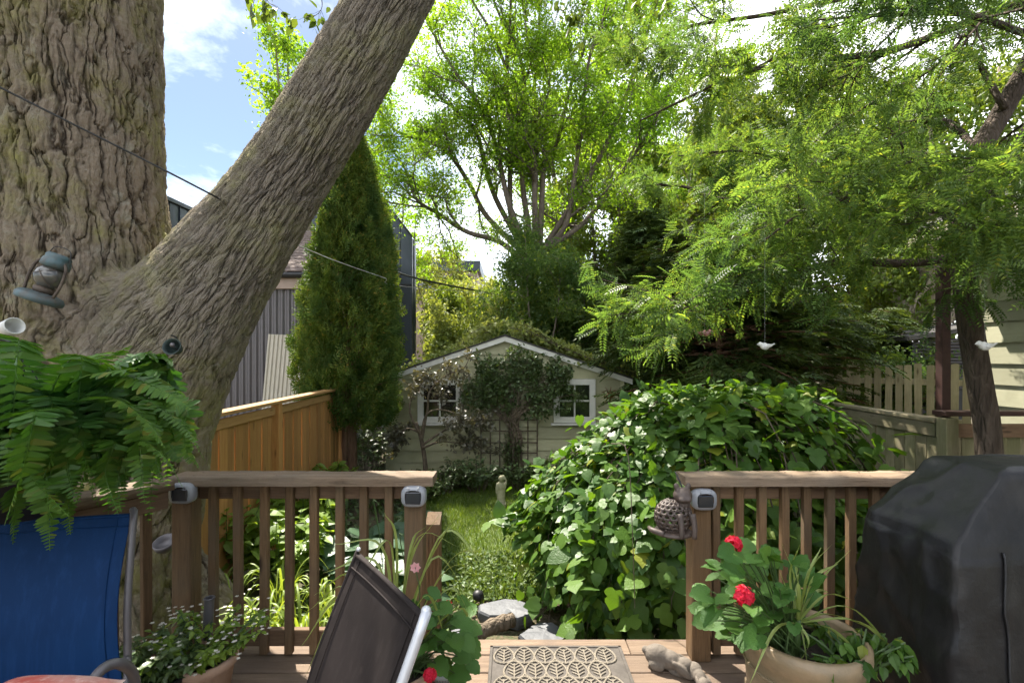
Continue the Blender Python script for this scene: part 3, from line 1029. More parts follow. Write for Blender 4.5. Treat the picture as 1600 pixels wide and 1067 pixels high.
for i in range(int(pl / 0.128)):
    p = p0 + pd * (i + 0.5) * 0.128
    link('picket', pk, pf, (p[0], p[1], G + random.uniform(-0.02, 0.02)), (0, random.uniform(-0.012, 0.012), yp))
for z in (0.35, 1.2, 1.78):
    MB().bar(p0 + A([0, 0.05, G + z]), p1 + A([0, 0.05, G + z]), 0.04, 0.09, 0.004).build('rail', M['picket'], pf)
ls = thing('louvred_shed', 'black louvred shed with a slanted roof edge behind the picket fence', 'shed', (8.2, 9.5, G))
MB().box((8.75, 10.2, 0.6), (1.9, 1.3, 2.45)).build('wall', M['black_metal'], ls)
sl = MB().box((0, 0, 0), (1.86, 0.07, 0.03), rotm(0.5, 0, 0), 0.004).mesh('slat', M['corr_dark'])
for k in range(16):
    link('slat', sl, ls, (8.75, 9.52, 0.95 + k * 0.062))
MB().prism([(7.65, 9.35, 1.86), (9.8, 9.35, 2.2), (9.8, 9.35, 2.28), (7.65, 9.35, 1.94)], (0, 1.7, 0)).build('roof', M['roofing'], ls)
for x_ in (7.82, 9.68):
    MB().box((x_, 9.5, 0.6), (0.07, 0.08, 2.4), None, 0.004).build('corner_post', M['black_metal'], ls)

hs = thing('neighbour_house', 'pale green clapboard house wall at the right edge behind the locust trunk', 'building', (5.4, 3, G))
HX = 5.40
for i in range(16):
    z0 = G + i * 0.232
    poly = [(HX - 0.03, 5.62, z0), (HX - 0.03, -1.5, z0), (HX - 0.008, -1.5, z0 + 0.238), (HX - 0.008, 5.62, z0 + 0.238)]
    MB().prism(poly, (0.012, 0, 0)).build('siding_board', M['siding_y'], hs)
MB().box((HX + 2.01, 2.05, 1.2), (4, 7.1, 3.6)).build('wall', M['siding_y'], hs)
MB().box((HX - 0.02, 5.63, 1.2), (0.07, 0.07, 3.6), None, 0.004).build('corner_board', M['cream_trim'], hs)
MB().prism([(HX - 0.45, -1.8, 3.0), (HX - 0.45, -1.8, 3.1), (HX + 2.2, -1.8, 4.4), (HX + 2.2, -1.8, 4.3)], (0, 7.9, 0)).build('roof', M['roofing'], hs)
MB().box((HX - 0.44, 2.15, 2.98), (0.03, 7.86, 0.16), None, 0.004).build('fascia', M['cream_trim'], hs)

# ------------------------------------------------------------------ overhead cables
def cable(name, pts, r, label, mat='wire'):
    o = MB().tube(spline(pts, 24), r, 6).build(name, M[mat])
    tag(o, label, 'cable')


cable('cable', [P(-260, 5, 2.35), P(0, 137, 2.6), P(235, 255, 2.9), P(330, 304, 3.05), P(345, 312, 3.25)], 0.006, 'black cable crossing in front of the big trunk to the limb')
cable('cable', [P(440, 372, 4.4), P(520, 406, 5.6), P(600, 434, 6.9), P(645, 449, 9.5), P(790, 460, 22)], 0.005, 'thin pale cable passing in front of the columnar cedar', 'wire_light')
cable('cable', [P(560, 385, 10.0), P(640, 432, 14.5), P(780, 461, 18)], 0.03, 'thick black cable sagging above the shed towards the centre tree')
# ------------------------------------------------------------------ the big old tree
def bark_big():
    m, t = new_mat('furrowed_bark')

    def layer(attr, cw, cl, warp):
        v = nd(t, 'Attribute', {'attribute_name': attr}).outputs['Vector']
        nw = nd(t, 'TexNoise', Vector=v, Scale=5.0, Detail=3.0).outputs['Color']
        nw = nd(t, 'VectorMath', {'operation': 'SUBTRACT'}, _0=nw, _1=(0.5, 0.5, 0.5)).outputs[0]
        nw = nd(t, 'VectorMath', {'operation': 'MULTIPLY'}, _0=nw, _1=(warp, warp, warp * 2)).outputs[0]
        v2 = nd(t, 'VectorMath', {'operation': 'ADD'}, _0=v, _1=nw).outputs[0]
        sv = nd(t, 'VectorMath', {'operation': 'MULTIPLY'}, _0=v2, _1=(1 / cw, 1 / cw, 1 / cl)).outputs[0]
        e1 = nd(t, 'TexVoronoi', {'feature': 'DISTANCE_TO_EDGE'}, Vector=sv, Scale=1.0).outputs['Distance']
        e2 = nd(t, 'TexVoronoi', {'feature': 'DISTANCE_TO_EDGE'}, Vector=sv, Scale=2.3).outputs['Distance']
        nn = nd(t, 'TexNoise', Vector=sv, Scale=3.2, Detail=5.0, Roughness=0.75).outputs['Fac']
        lv = nd(t, 'VectorMath', {'operation': 'MULTIPLY'}, _0=v2, _1=(13.0, 13.0, 1.7)).outputs[0]
        rn = nd(t, 'TexNoise', Vector=lv, Scale=1.0, Detail=3.0, Roughness=0.55, Distortion=0.35).outputs['Fac']
        rdg = ramp(t, math_(t, 'ABSOLUTE', math_(t, 'SUBTRACT', rn, 0.5)), [(0.0, 0.0), (0.03, 0.8), (0.12, 1.0)])
        a = ramp(t, e1, [(0.0, 0.0), (0.10, 0.75), (0.3, 1.0)])
        b = ramp(t, e2, [(0.0, 0.0), (0.18, 1.0)])
        h = math_(t, 'ADD', math_(t, 'MULTIPLY', a, 0.3), math_(t, 'ADD', math_(t, 'MULTIPLY', b, 0.12), math_(t, 'MULTIPLY', rdg, 0.34)))
        h = math_(t, 'ADD', h, math_(t, 'MULTIPLY', nn, 0.4))
        return h

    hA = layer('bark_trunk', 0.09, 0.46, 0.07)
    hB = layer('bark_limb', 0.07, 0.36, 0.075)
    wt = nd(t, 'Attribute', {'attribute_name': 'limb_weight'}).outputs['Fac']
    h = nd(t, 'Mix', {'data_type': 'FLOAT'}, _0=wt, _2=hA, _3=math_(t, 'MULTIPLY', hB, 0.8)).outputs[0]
    pos = nd(t, 'NewGeometry').outputs['Position']
    n1 = nd(t, 'TexNoise', Vector=pos, Scale=2.0, Detail=7.0, Roughness=0.65).outputs['Fac']
    n2 = nd(t, 'TexNoise', Vector=pos, Scale=34.0, Detail=7.0, Roughness=0.7).outputs['Fac']
    n4 = nd(t, 'TexNoise', Vector=pos, Scale=9.0, Detail=6.0, Roughness=0.7).outputs['Fac']
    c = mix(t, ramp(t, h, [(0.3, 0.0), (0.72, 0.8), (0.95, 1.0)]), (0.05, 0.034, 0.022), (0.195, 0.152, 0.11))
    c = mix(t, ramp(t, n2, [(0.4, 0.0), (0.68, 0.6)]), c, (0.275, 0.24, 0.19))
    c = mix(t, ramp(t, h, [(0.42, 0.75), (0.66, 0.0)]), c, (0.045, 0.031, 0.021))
    lich = ramp(t, nd(t, 'TexNoise', Vector=pos, Scale=5.5, Detail=8.0, Roughness=0.75).outputs['Fac'], [(0.56, 0.0), (0.66, 0.6)])
    c = mix(t, lich, c, (0.28, 0.27, 0.215))
    moss = math_(t, 'MULTIPLY', ramp(t, n1, [(0.43, 0.0), (0.6, 1.0)]), ramp(t, n4, [(0.4, 0.1), (0.62, 0.85)]))
    c = mix(t, moss, c, (0.215, 0.205, 0.06))
    grey = math_(t, 'MULTIPLY', wt, 0.35)
    c = mix(t, grey, c, (0.25, 0.23, 0.2))
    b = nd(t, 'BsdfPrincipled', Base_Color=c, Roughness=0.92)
    b.inputs['Specular IOR Level'].default_value = 0.2
    hh = math_(t, 'ADD', h, math_(t, 'MULTIPLY', n2, 0.16))
    dp = nd(t, 'Displacement', Height=hh, Midlevel=0.82, Scale=0.07)
    finish(t, b.outputs[0], dp.outputs[0])
    m.displacement_method = 'BOTH'
    return m


def axis_from_px(rows):
    return A([list(P(px, py, Y)) for px, py, Y, r in rows]), A([r for *_, r in rows])


TR = [(112, 1160, 3.55, 0.92), (112, 1030, 3.55, 0.78), (112, 900, 3.55, 0.70), (110, 700, 3.55, 0.67), (106, 520, 3.55, 0.66), (102, 400, 3.55, 0.655), (97, 250, 3.55, 0.615), (95, 0, 3.55, 0.605), (93, -300, 3.6, 0.59), (80, -650, 3.8, 0.52)]
LB = [(150, 1150, 3.5, 0.55), (158, 950, 3.5, 0.55), (178, 780, 3.5, 0.56), (203, 660, 3.5, 0.53), (258, 545, 3.5, 0.49), (338, 430, 3.5, 0.385), (430, 300, 3.53, 0.305), (517, 163, 3.56, 0.295), (612, -3, 3.6, 0.275), (690, -160, 3.68, 0.28), (770, -330, 3.8, 0.25), (830, -520, 4.0, 0.2)]
tp, trr = axis_from_px(TR)
lp_, lrr = axis_from_px(LB)
TA = spline(np.hstack([tp, trr[:, None]]), 60)
LA = spline(np.hstack([lp_, lrr[:, None]]), 70)
tk, lk = TA[:, 2] < 4.9, LA[:, 2] < 4.9
mb = MB().tube(TA[tk, :3], TA[tk, 3], 40).tube(LA[lk, :3], LA[lk, 3], 32)
# root flare
for k in range(7):
    a = k * 2 * math.pi / 7 + 0.3
    b0 = A([TA[0, 0], TA[0, 1], 0])
    v = A([math.cos(a), math.sin(a), 0])
    mb.tube(spline([b0 + v * 0.35 + A([0, 0, 0.25]), b0 + v * 0.75 + A([0, 0, -0.25]), b0 + v * 1.15 + A([0, 0, G - 0.1])], 8), np.linspace(0.28, 0.16, 8), 12)
# burl on top of the limb, collar at the fork
mb.ball(P(352, 330, 3.5), (0.16, 0.2, 0.09), rotm(0, -0.85, 0))
mb.ball(P(208, 510, 3.5), (0.36, 0.46, 0.44), rotm(0, 0.5, 0))
mb.ball(P(185, 640, 3.5), (0.5, 0.6, 0.6))
tmp = link('tmp', mb.mesh('tmp', M['bark_grey']))
rmod = tmp.modifiers.new('r', 'REMESH')
rmod.mode = 'VOXEL'
rmod.voxel_size = 0.0098
sm = tmp.modifiers.new('s', 'SMOOTH')
sm.iterations = 40
sm.factor = 0.6
dg = bpy.context.evaluated_depsgraph_get()
me = bpy.data.meshes.new_from_object(tmp.evaluated_get(dg))
bpy.data.objects.remove(tmp)
me.name = 'trunk'
nv = len(me.vertices)
co = np.empty(nv * 3, np.float32)
me.vertices.foreach_get('co', co)
co = co.reshape(-1, 3).astype(np.float64)


def cyl(AX, co):
    best = np.full(len(co), 1e9)
    idx = np.zeros(len(co), int)
    for i in range(len(AX)):
        d = np.linalg.norm(co - AX[i, :3], axis=1)
        m = d < best
        best[m] = d[m]
        idx[m] = i
    tg = unit(np.gradient(AX[:, :3], axis=0))
    s_ = np.concatenate([[0], np.cumsum(np.linalg.norm(np.diff(AX[:, :3], axis=0), axis=1))])
    ref = A([0, 1.0, 0])
    X = unit(np.cross(ref, tg))
    Y = np.cross(tg, X)
    rel = co - AX[idx, :3]
    along = np.sum(rel * tg[idx], 1)
    x = np.sum(rel * X[idx], 1)
    y = np.sum(rel * Y[idx], 1)
    rr = np.sqrt(x * x + y * y) + 1e-9
    r0 = 0.45
    return np.stack([x / rr * r0, y / rr * r0, s_[idx] + along], 1), rr - AX[idx, 3]


ca, da = cyl(TA, co)
cb_, db = cyl(LA, co)
# limb bark takes over where the limb's own surface is the outer one
wgt = 1 / (1 + np.exp(-(da - db) / 0.12))
wgt = wgt * np.clip((co[:, 2] - 0.9) / 0.9, 0, 1)
for nm, arr in (('bark_trunk', ca), ('bark_limb', cb_)):
    at = me.attributes.new(nm, 'FLOAT_VECTOR', 'POINT')
    at.data.foreach_set('vector', arr.astype(np.float32).ravel())
at = me.attributes.new('limb_weight', 'FLOAT', 'POINT')
at.data.foreach_set('value', wgt.astype(np.float32))
me.polygons.foreach_set('use_smooth', np.ones(len(me.polygons), bool))
me.materials.clear()
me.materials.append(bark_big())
me.update()
bt = thing('old_tree', 'huge old tree with deeply furrowed bark and a thick limb leaning right', 'tree', (TA[0, 0], TA[0, 1], G))
me.transform(Matrix.Translation(Vector([float(-c) for c in ploc(bt)])))
link('trunk', me, bt)
print('bark verts', nv)
uk, vk = TA[:, 2] > 4.78, LA[:, 2] > 4.78
MB().tube(TA[uk, :3], TA[uk, 3] - 0.015, 24).build('upper_trunk', M['bark_grey'], bt, True)
MB().tube(LA[vk, :3], LA[vk, 3] - 0.015, 20).build('upper_limb', M['bark_grey'], bt, True)


# ------------------------------------------------------------------ branching
class Tree:
    def __init__(s, seed):
        s.q = np.random.default_rng(seed)
        s.wood = MB()
        s.tips = []          # (pos, dir)

    def limb(s, pts, r0, r1, sides=7, n=None):
        p = spline(pts, n or max(8, 5 * len(pts)))
        s.wood.tube(p, np.linspace(r0, r1, len(p)), sides)
        return p, np.linspace(r0, r1, len(p))

    def grow(s, path, rad, n, L, level, t0=0.25, spread=1.0, up=0.25, flat=1.0, tipn=6, sides=4, wander=0.25):
        q = s.q
        tg = unit(np.gradient(path, axis=0))
        for _ in range(n):
            u = t0 + (1 - t0) * q.random() ** 0.8
            i = min(len(path) - 1, int(u * (len(path) - 1)))
            o = path[i]
            d = unit(tg[i] * q.uniform(0.3, 1.0) + q.normal(0, 1, 3) * A([1, 1, flat]) * spread * 0.75 + A([0, 0, up]))
            Ls = L * q.uniform(0.55, 1.15) * (1.15 - 0.4 * u)
            k = 5
            pts = [o]
            dd = d
            for j in range(k):
                dd = unit(dd + q.normal(0, wander, 3) * A([1, 1, flat]) + A([0, 0, up * 0.12]))
                pts.append(pts[-1] + dd * Ls / k)
            pts = A(pts)
            r = max(0.0025, rad[i] * 0.55)
            rr = np.linspace(r, r * 0.35, len(pts))
            s.wood.tube(pts, rr, sides, False)
            if level > 0:
                s.grow(pts, rr, n if level > 1 else max(3, n - 1), Ls * 0.55, level - 1, 0.2, spread, up, flat, tipn, 3, wander)
                for a in q.random(tipn // 2):
                    jj = int(2 + a * (k - 2))
                    s.tips.append((pts[jj], unit(pts[-1] - pts[0])))
            else:
                for a in q.random(tipn):
                    x = (0.25 + 0.75 * a) * k
                    j = min(k - 1, int(x))
                    s.tips.append((pts[j] + (pts[j + 1] - pts[j]) * (x - j), unit(pts[j + 1] - pts[j])))

    def leaves(s, T, size, down=0.2, jit=0.05, tilt=0.5, side=0.9, keep=None):
        q = s.q
        pos = A([p for p, _ in s.tips])
        d = A([d_ for _, d_ in s.tips])
        if keep is not None:
            k = keep(pos)
            pos, d = pos[k], d[k]
        n = len(pos)
        pos = pos + q.normal(0, jit, (n, 3))
        d = unit(d + q.normal(0, side, (n, 3)) + A([0, 0, -down]))
        nm = unit(q.normal(0, tilt, (n, 3)) + A([0, 0, 1.0]))
        return MB().scatter(T[0], T[1], pos, d, nm, size * q.uniform(0.65, 1.2, n))


# colours of the leaves
M['lf_centre'] = leaf('backlit_locust_leaf', (0.15, 0.255, 0.03), (0.26, 0.345, 0.045), 0.6, 0.5, 0.3, (1.5, 1.6, 0.4), (0.12, 0.22, 0.03), 0.6)
M['lf_locust'] = leaf('locust_leaf', (0.085, 0.155, 0.04), (0.18, 0.255, 0.06), 0.58, 0.45, 0.4, (1.45, 1.45, 0.6), (0.065, 0.125, 0.045), 0.9, old=(0.34, 0.35, 0.05))
M['lf_big'] = leaf('old_tree_leaf', (0.07, 0.12, 0.025), (0.12, 0.17, 0.035), 0.45, 0.45, 0.4)
M['lf_dark'] = leaf('dark_evergreen_needles', (0.035, 0.068, 0.02), (0.085, 0.125, 0.032), 0.3, 0.55, 0.3, None, (0.085, 0.12, 0.025), 1.1)
M['lf_spruce'] = leaf('spruce_needles', (0.045, 0.085, 0.028), (0.085, 0.135, 0.038), 0.25, 0.55, 0.3, None, (0.09, 0.13, 0.03), 1.2)
M['lf_cedar'] = leaf('cedar_scales', (0.07, 0.13, 0.024), (0.17, 0.22, 0.04), 0.3, 0.6, 0.25, None, (0.05, 0.10, 0.026), 2.6, old=(0.3, 0.22, 0.06))
M['lf_far'] = leaf('far_foliage', (0.11, 0.17, 0.03), (0.2, 0.25, 0.045), 0.5, 0.5, 0.3, None, (0.10, 0.16, 0.03), 0.4)
M['lf_farpale'] = leaf('pale_far_foliage', (0.24, 0.29, 0.09), (0.36, 0.39, 0.14), 0.45, 0.5, 0.3, None, (0.17, 0.22, 0.055), 0.7)
M['lf_mulb'] = leaf('mulberry_leaf', (0.034, 0.088, 0.016), (0.10, 0.185, 0.028), 0.4, 0.45, 0.3, (1.8, 1.7, 0.35), None, 1, 'island', 0.35, (0.24, 0.25, 0.03))
M['lf_mulb_one'] = leaf('mulberry_single_leaf', (0.042, 0.10, 0.017), (0.115, 0.205, 0.03), 0.4, 0.45, 0.3, (1.8, 1.7, 0.35), None, 1, 'object', 0.35, (0.24, 0.25, 0.03))
M['lf_fern'] = leaf('fern_pinna', (0.06, 0.15, 0.02), (0.115, 0.225, 0.03), 0.45, 0.42, 0.45, (1.4, 1.4, 0.4), (0.04, 0.12, 0.03), 3.0, old=(0.2, 0.19, 0.04))
M['lf_hosta'] = leaf('hosta_leaf', (0.06, 0.12, 0.062), (0.09, 0.155, 0.075), 0.35, 0.38, 0.5, (1.2, 1.3, 0.6), None, 1, 'object', 0.3)
M['lf_bright'] = leaf('perennial_leaf', (0.13, 0.22, 0.028), (0.22, 0.32, 0.05), 0.45, 0.42, 0.5)
M['lf_lily'] = leaf('daylily_blade', (0.16, 0.24, 0.04), (0.27, 0.34, 0.07), 0.42, 0.45, 0.4)
M['lf_dkshrub'] = leaf('dark_shrub_leaf', (0.055, 0.10, 0.032), (0.115, 0.165, 0.055), 0.3, 0.4, 0.6)
M['lf_bronze'] = leaf('bronze_leaf', (0.07, 0.07, 0.045), (0.16, 0.145, 0.10), 0.3, 0.35, 0.7)
M['lf_geran'] = leaf('geranium_leaf', (0.05, 0.135, 0.022), (0.09, 0.19, 0.035), 0.35, 0.45, 0.4, None, None, 1, 'object', 0.3)
M['lf_spike'] = leaf('spike_blade', (0.20, 0.27, 0.06), (0.32, 0.38, 0.13), 0.35, 0.4, 0.5)
M['lf_cover'] = leaf('ground_cover_leaf', (0.06, 0.11, 0.03), (0.13, 0.18, 0.05), 0.35, 0.5, 0.3)
M['grass'] = leaf('grass_blade', (0.07, 0.13, 0.02), (0.14, 0.2, 0.035), 0.4, 0.5, 0.3)

# ------------------------------------------------------------------ crown of the big tree: overhead, out over the deck
T = Tree(5)
limbs = [
    ([LA[-1, :3], A([0.7, 4.6, 7.4]), A([1.0, 5.2, 9.0]), A([1.3, 5.8, 10.5])], 0.19),
    ([LA[-8, :3], A([-0.7, 4.9, 6.7]), A([-1.2, 6.0, 8.3]), A([-1.5, 7.0, 9.6])], 0.14),
    ([LA[-14, :3], A([0.9, 3.6, 6.2]), A([1.9, 3.9, 7.2]), A([3.0, 4.3, 8.0])], 0.13),
    ([TA[-1, :3], A([-3.9, 4.6, 8.0]), A([-4.0, 5.6, 9.6]), A([-4.0, 6.4, 11.0])], 0.3),
    ([TA[-4, :3], A([-2.9, 3.0, 7.4]), A([-2.0, 2.4, 8.6]), A([-1.0, 1.8, 9.5])], 0.22),
    ([TA[-2, :3], A([-4.6, 3.0, 8.4]), A([-5.6, 2.6, 9.8])], 0.2),
    ([TA[-3, :3], A([-3.2, 5.0, 7.6]), A([-2.6, 6.2, 9.0]), A([-2.2, 7.2, 10.4])], 0.2),
]
for pts, r in limbs:
    p, rr = T.limb(pts, r, r * 0.3, 8)
    T.grow(p, rr, 7, 1.9, 2, 0.3, 1.0, 0.15, 0.8, 4)
T.wood.build('branch', M['bark_grey'], bt, True)


def over_deck(p):
    lim = 2.5 + 0.78 * p[:, 1]
    return (p[:, 2] > lim) & (T.q.random(len(p)) < 0.38)


sg = sprig(7, 0.2, 3, 0.11, T_OVAL)
T.leaves(sg, 1.0, 0.4, 0.06, keep=over_deck).build('crown', M['lf_big'], bt)
# sprays of its leaves that hang into view at the top
H = Tree(8)
for px, py, Y, L_, n_ in ((930, -40, 6.4, 1.0, 9), (985, -30, 6.6, 1.1, 9), (1040, -50, 6.8, 0.8, 7), (880, -60, 6.5, 0.8, 6), (440, -45, 5.5, 0.5, 4), (500, -30, 5.6, 0.55, 4), (395, -40, 5.4, 0.3, 3)):
    o = P(px, py, Y)
    p, rr = H.limb([o + A([0.1, 0, 0.5]), o, o + A([H.q.normal(0, 0.1), 0, -L_ * 0.6]), o + A([H.q.normal(0, 0.15), -0.1, -L_])], 0.008, 0.003, 4)
    H.grow(p, rr, n_, 0.4, 0, 0.3, 1.0, -0.2, 0.8, 6)
H.wood.build('hanging_twig', M['twig'], bt)
H.leaves(T_OVAL, 0.12, 0.9, 0.03).build('hanging_leaves', M['lf_big'], bt)

# ------------------------------------------------------------------ centre multi-stem tree
CY = 14.0


def z2(zx, zy, Y=CY):
    return P(560 + zx * 0.3936, zy * 0.3936, Y)


ct = thing('locust_tree', 'tall airy tree with many grey stems fanning out behind the shed', 'tree', P(830, 680, CY))
T = Tree(21)
base = P(832, 700, CY)
b2 = P(828, 480, CY)
b3 = P(830, 385, CY)
T.limb([A([base[0], CY, G - 0.1]), b2, b3], 0.32, 0.2, 10)
stems = [
    [(690, 1000), (610, 870), (602, 640), (595, 500), (590, 300), (600, 150), (605, -20), (610, -180)],
    [(700, 1000), (700, 780), (690, 680), (640, 560), (640, 450), (590, 290), (540, 150), (450, 0), (400, -120)],
    [(710, 1000), (700, 800), (704, 650), (705, 500), (700, 330), (715, 200), (720, 0), (730, -150)],
    [(670, 1010), (550, 800), (500, 650), (470, 530), (400, 450), (290, 350), (230, 230)],
    [(660, 1040), (560, 960), (430, 920), (320, 850), (230, 790), (190, 680), (130, 590)],
    [(670, 1020), (510, 860), (440, 730), (350, 600), (260, 560), (150, 520), (60, 420)],
    [(720, 1000), (730, 760), (740, 640), (790, 560), (840, 350), (890, 200), (920, 20), (960, -120)],
    [(730, 1000), (820, 900), (850, 750), (880, 550), (900, 350), (930, 180), (1000, 20)],
    [(680, 1000), (600, 820), (540, 560), (480, 420), (380, 280), (300, 140), (240, 20)],
    [(730, 1000), (900, 880), (1020, 720), (1130, 560), (1230, 380), (1330, 220)],
    [(720, 1010), (880, 760), (990, 560), (1080, 330), (1150, 120), (1210, -60)],
    [(690, 1000), (650, 700), (660, 420), (640, 220), (560, 60), (500, -100)],
]
for k, stp in enumerate(stems):
    pts = [z2(x, y, CY + (0.0 if j == 0 else T.q.normal(0, 0.25) + ((k * 37) % 7 - 3) * 0.28 * j / len(stp))) for j, (x, y) in enumerate(stp)]
    p, rr = T.limb(pts, 0.09, 0.022, 7)
    T.grow(p, rr, 13, 2.3, 1, 0.16, 1.2, 0.15, 0.8, 5, 4, 0.3)
T.wood.build('trunk', M['bark_centre'], ct, True)
sgc = sprig(12, 0.3, 5, 0.092)
cn = T.leaves(sgc, 1.0, 0.25, 0.12)
cn.build('crown', M['lf_centre'], ct)
print('centre tips', len(T.tips))

# ------------------------------------------------------------------ right-hand locust, close
LY = 4.3
lt = thing('locust_tree', 'slim dark locust trunk at the right with long feathery leafed boughs', 'tree', P(1540, 760, LY))
T = Tree(33)


def z3(zx, zy, Y):
    return P(1000 + zx * 0.3937, zy * 0.3937, Y)


tr_pts = [A([P(1552, 900, LY)[0], LY, G - 0.05]), P(1545, 700, LY), P(1531, 600, LY), P(1511, 470, LY), P(1507, 340, LY), P(1530, 240, LY + 0.05), P(1563, 180, LY + 0.1), P(1605, 105, LY + 0.1), P(1660, 0, LY + 0.2), P(1700, -150, LY + 0.3)]
p, rr = T.limb(tr_pts, 0.098, 0.07, 14, 40)
T2 = Tree(34)
boughs = [
    ([P(1507, 345, LY), z3(1180, 830, 4.5), z3(960, 815, 4.7), z3(760, 800, 4.9), z3(640, 830, 5.1), z3(400, 800, 5.3), z3(270, 780, 5.5), z3(170, 740, 5.6), z3(0, 735, 5.7)], 0.055),
    ([P(1507, 400, LY), z3(1060, 1045, 4.3), z3(800, 1040, 4.2), z3(620, 1080, 4.1), z3(400, 1130, 4.0), z3(200, 1200, 4.0), z3(60, 1240, 4.0)], 0.045),
    ([P(1640, 40, LY), z3(1524, 20, 4.2), z3(1350, 70, 4.2), z3(1000, 200, 4.3), z3(700, 240, 4.5), z3(400, 290, 4.8), z3(270, 350, 5.0), z3(0, 480, 5.3)], 0.045),
    ([P(1570, 170, LY), z3(1300, 210, 4.6), z3(1140, 285, 4.9), z3(840, 460, 5.2), z3(700, 560, 5.4), z3(600, 620, 5.5)], 0.03),
    ([P(1660, 0, LY), z3(1400, -60, 4.6), z3(900, -20, 5.0), z3(500, 60, 5.4), z3(150, 120, 5.8), z3(-60, 260, 6.0)], 0.045),
    ([P(1510, 300, LY), z3(1100, 650, 3.9), z3(900, 720, 3.7), z3(700, 800, 3.6), z3(500, 950, 3.6)], 0.03),
    ([P(1530, 240, LY), z3(1200, 480, 4.9), z3(950, 520, 5.3), z3(700, 650, 5.7), z3(400, 600, 6.0), z3(150, 620, 6.2)], 0.035),
    ([P(1508, 380, LY), z3(1250, 930, 5.2), z3(1000, 920, 5.8), z3(700, 900, 6.2), z3(400, 960, 6.5)], 0.035),
    ([P(1600, 110, LY), z3(1600, 330, 3.8), z3(1500, 560, 3.5), z3(1400, 750, 3.3), z3(1300, 900, 3.2)], 0.03),
    ([P(1507, 360, LY), z3(1450, 880, 3.9), z3(1550, 930, 3.6), z3(1650, 1000, 3.4)], 0.025),
    ([P(1620, 60, LY), z3(1300, 60, 3.6), z3(1000, 60, 3.4), z3(700, 80, 3.6)], 0.03),
]
for pts, r in boughs:
    p, rr = T.limb(pts, r, r * 0.2, 6)
    T2.wood = T.wood
    T2.grow(p, rr, 13, 0.9, 1, 0.18, 1.0, -0.05, 0.45, 5, 3, 0.25)
T.wood.build('trunk', M['bark_locust'], lt, True)
print('locust tips', len(T2.tips))
T2.leaves(T_LOCUST, 0.20, 0.35, 0.03, 0.55, 0.8).build('crown', M['lf_locust'], lt)

# ------------------------------------------------------------------ dark evergreens
def evergreen(label, base, H_, Rb, seed, nbr, mat, zmin=0.15, size=0.5, prof=0.8, droop=0.25, trunk_r=0.12, stems=1, bark='bark_red', per=26):
    q = np.random.default_rng(seed)
    root = thing('evergreen_tree', label, 'tree', base)
    base = A(base, float)
    wd = MB()
    pos, dr = [], []
    for s_ in range(stems):
        lean = q.normal(0, 0.12, 2) if stems > 1 else A([0.0, 0.0])
        ax = lambda h: base + A([lean[0] * h * 1.6, lean[1] * h, h])
        wd.tube(A([ax(h) for h in np.linspace(-0.1, H_ * 0.97, 9)]), np.linspace(trunk_r, 0.015, 9), 8)
        for k in range(nbr // stems):
            u = zmin + (1 - zmin) * q.random()
            h = H_ * u
            L = Rb * (1 - u) ** prof * q.uniform(0.65, 1.1) + 0.12
            a = q.uniform(0, 2 * np.pi)
            d = A([math.cos(a), math.sin(a), q.normal(0.12, 0.1)])
            o = ax(h)
            p = spline([o, o + d * L * 0.5, o + d * L + A([0, 0, -droop * L * 0.5])], 7)
            wd.tube(p, np.linspace(max(0.008, 0.022 * L), 0.004, 7), 4, False)
            n = int(per * L / Rb) + 6
            us = 0.12 + 0.88 * q.random(n) ** 0.8
            f = us * 6
            j = np.minimum(5, f.astype(int))
            pp = p[j] + (p[j + 1] - p[j]) * (f - j)[:, None]
            pos.append(pp + q.normal(0, 0.05, (n, 3)))
            sidev = np.cross(unit(p[-1] - p[0]), A([0, 0, 1.0]))
            dr.append(unit(unit(p[-1] - p[0]) * 0.8 + np.outer(q.normal(0, 0.9, n), sidev) + A([0, 0, -0.15]) + q.normal(0, 0.15, (n, 3))))
    wd.build('trunk', M[bark], root, True)
    pos, dr = np.vstack(pos), np.vstack(dr)
    n = len(pos)
    MB().scatter(T_SPRAY[0], T_SPRAY[1], pos, dr, unit(q.normal(0, 0.3, (n, 3)) + A([0, 0, 1])), size * q.uniform(0.6, 1.15, n)).build('crown', M[mat], root)
    return root


evergreen('dark spreading hemlock with low layered boughs above the mulberry', A([P(1150, 0, 8.6)[0], 8.6, G]), 4.15, 2.7, 41, 260, 'lf_dark', 0.38, 0.38, 0.5, 0.25, 0.1, 3)
evergreen('dark pointed spruce rising behind the right end of the shed', A([P(1005, 0, 11.5)[0], 11.5, G]), 5.6, 2.3, 42, 260, 'lf_spruce', 0.1, 0.4, 0.75, 0.3, 0.13)
evergreen('low dark yew filling the gap right of the hemlock trunk', A([P(1330, 0, 10.4)[0], 10.4, G]), 3.2, 2.0, 43, 150, 'lf_dark', 0.12, 0.36, 0.6, 0.2, 0.09, 2)
evergreen('dark yew bush just behind the shed roof on the right', A([P(930, 0, 12.8)[0], 12.8, G]), 3.9, 2.0, 44, 150, 'lf_dark', 0.1, 0.4, 0.6, 0.2, 0.09, 2)

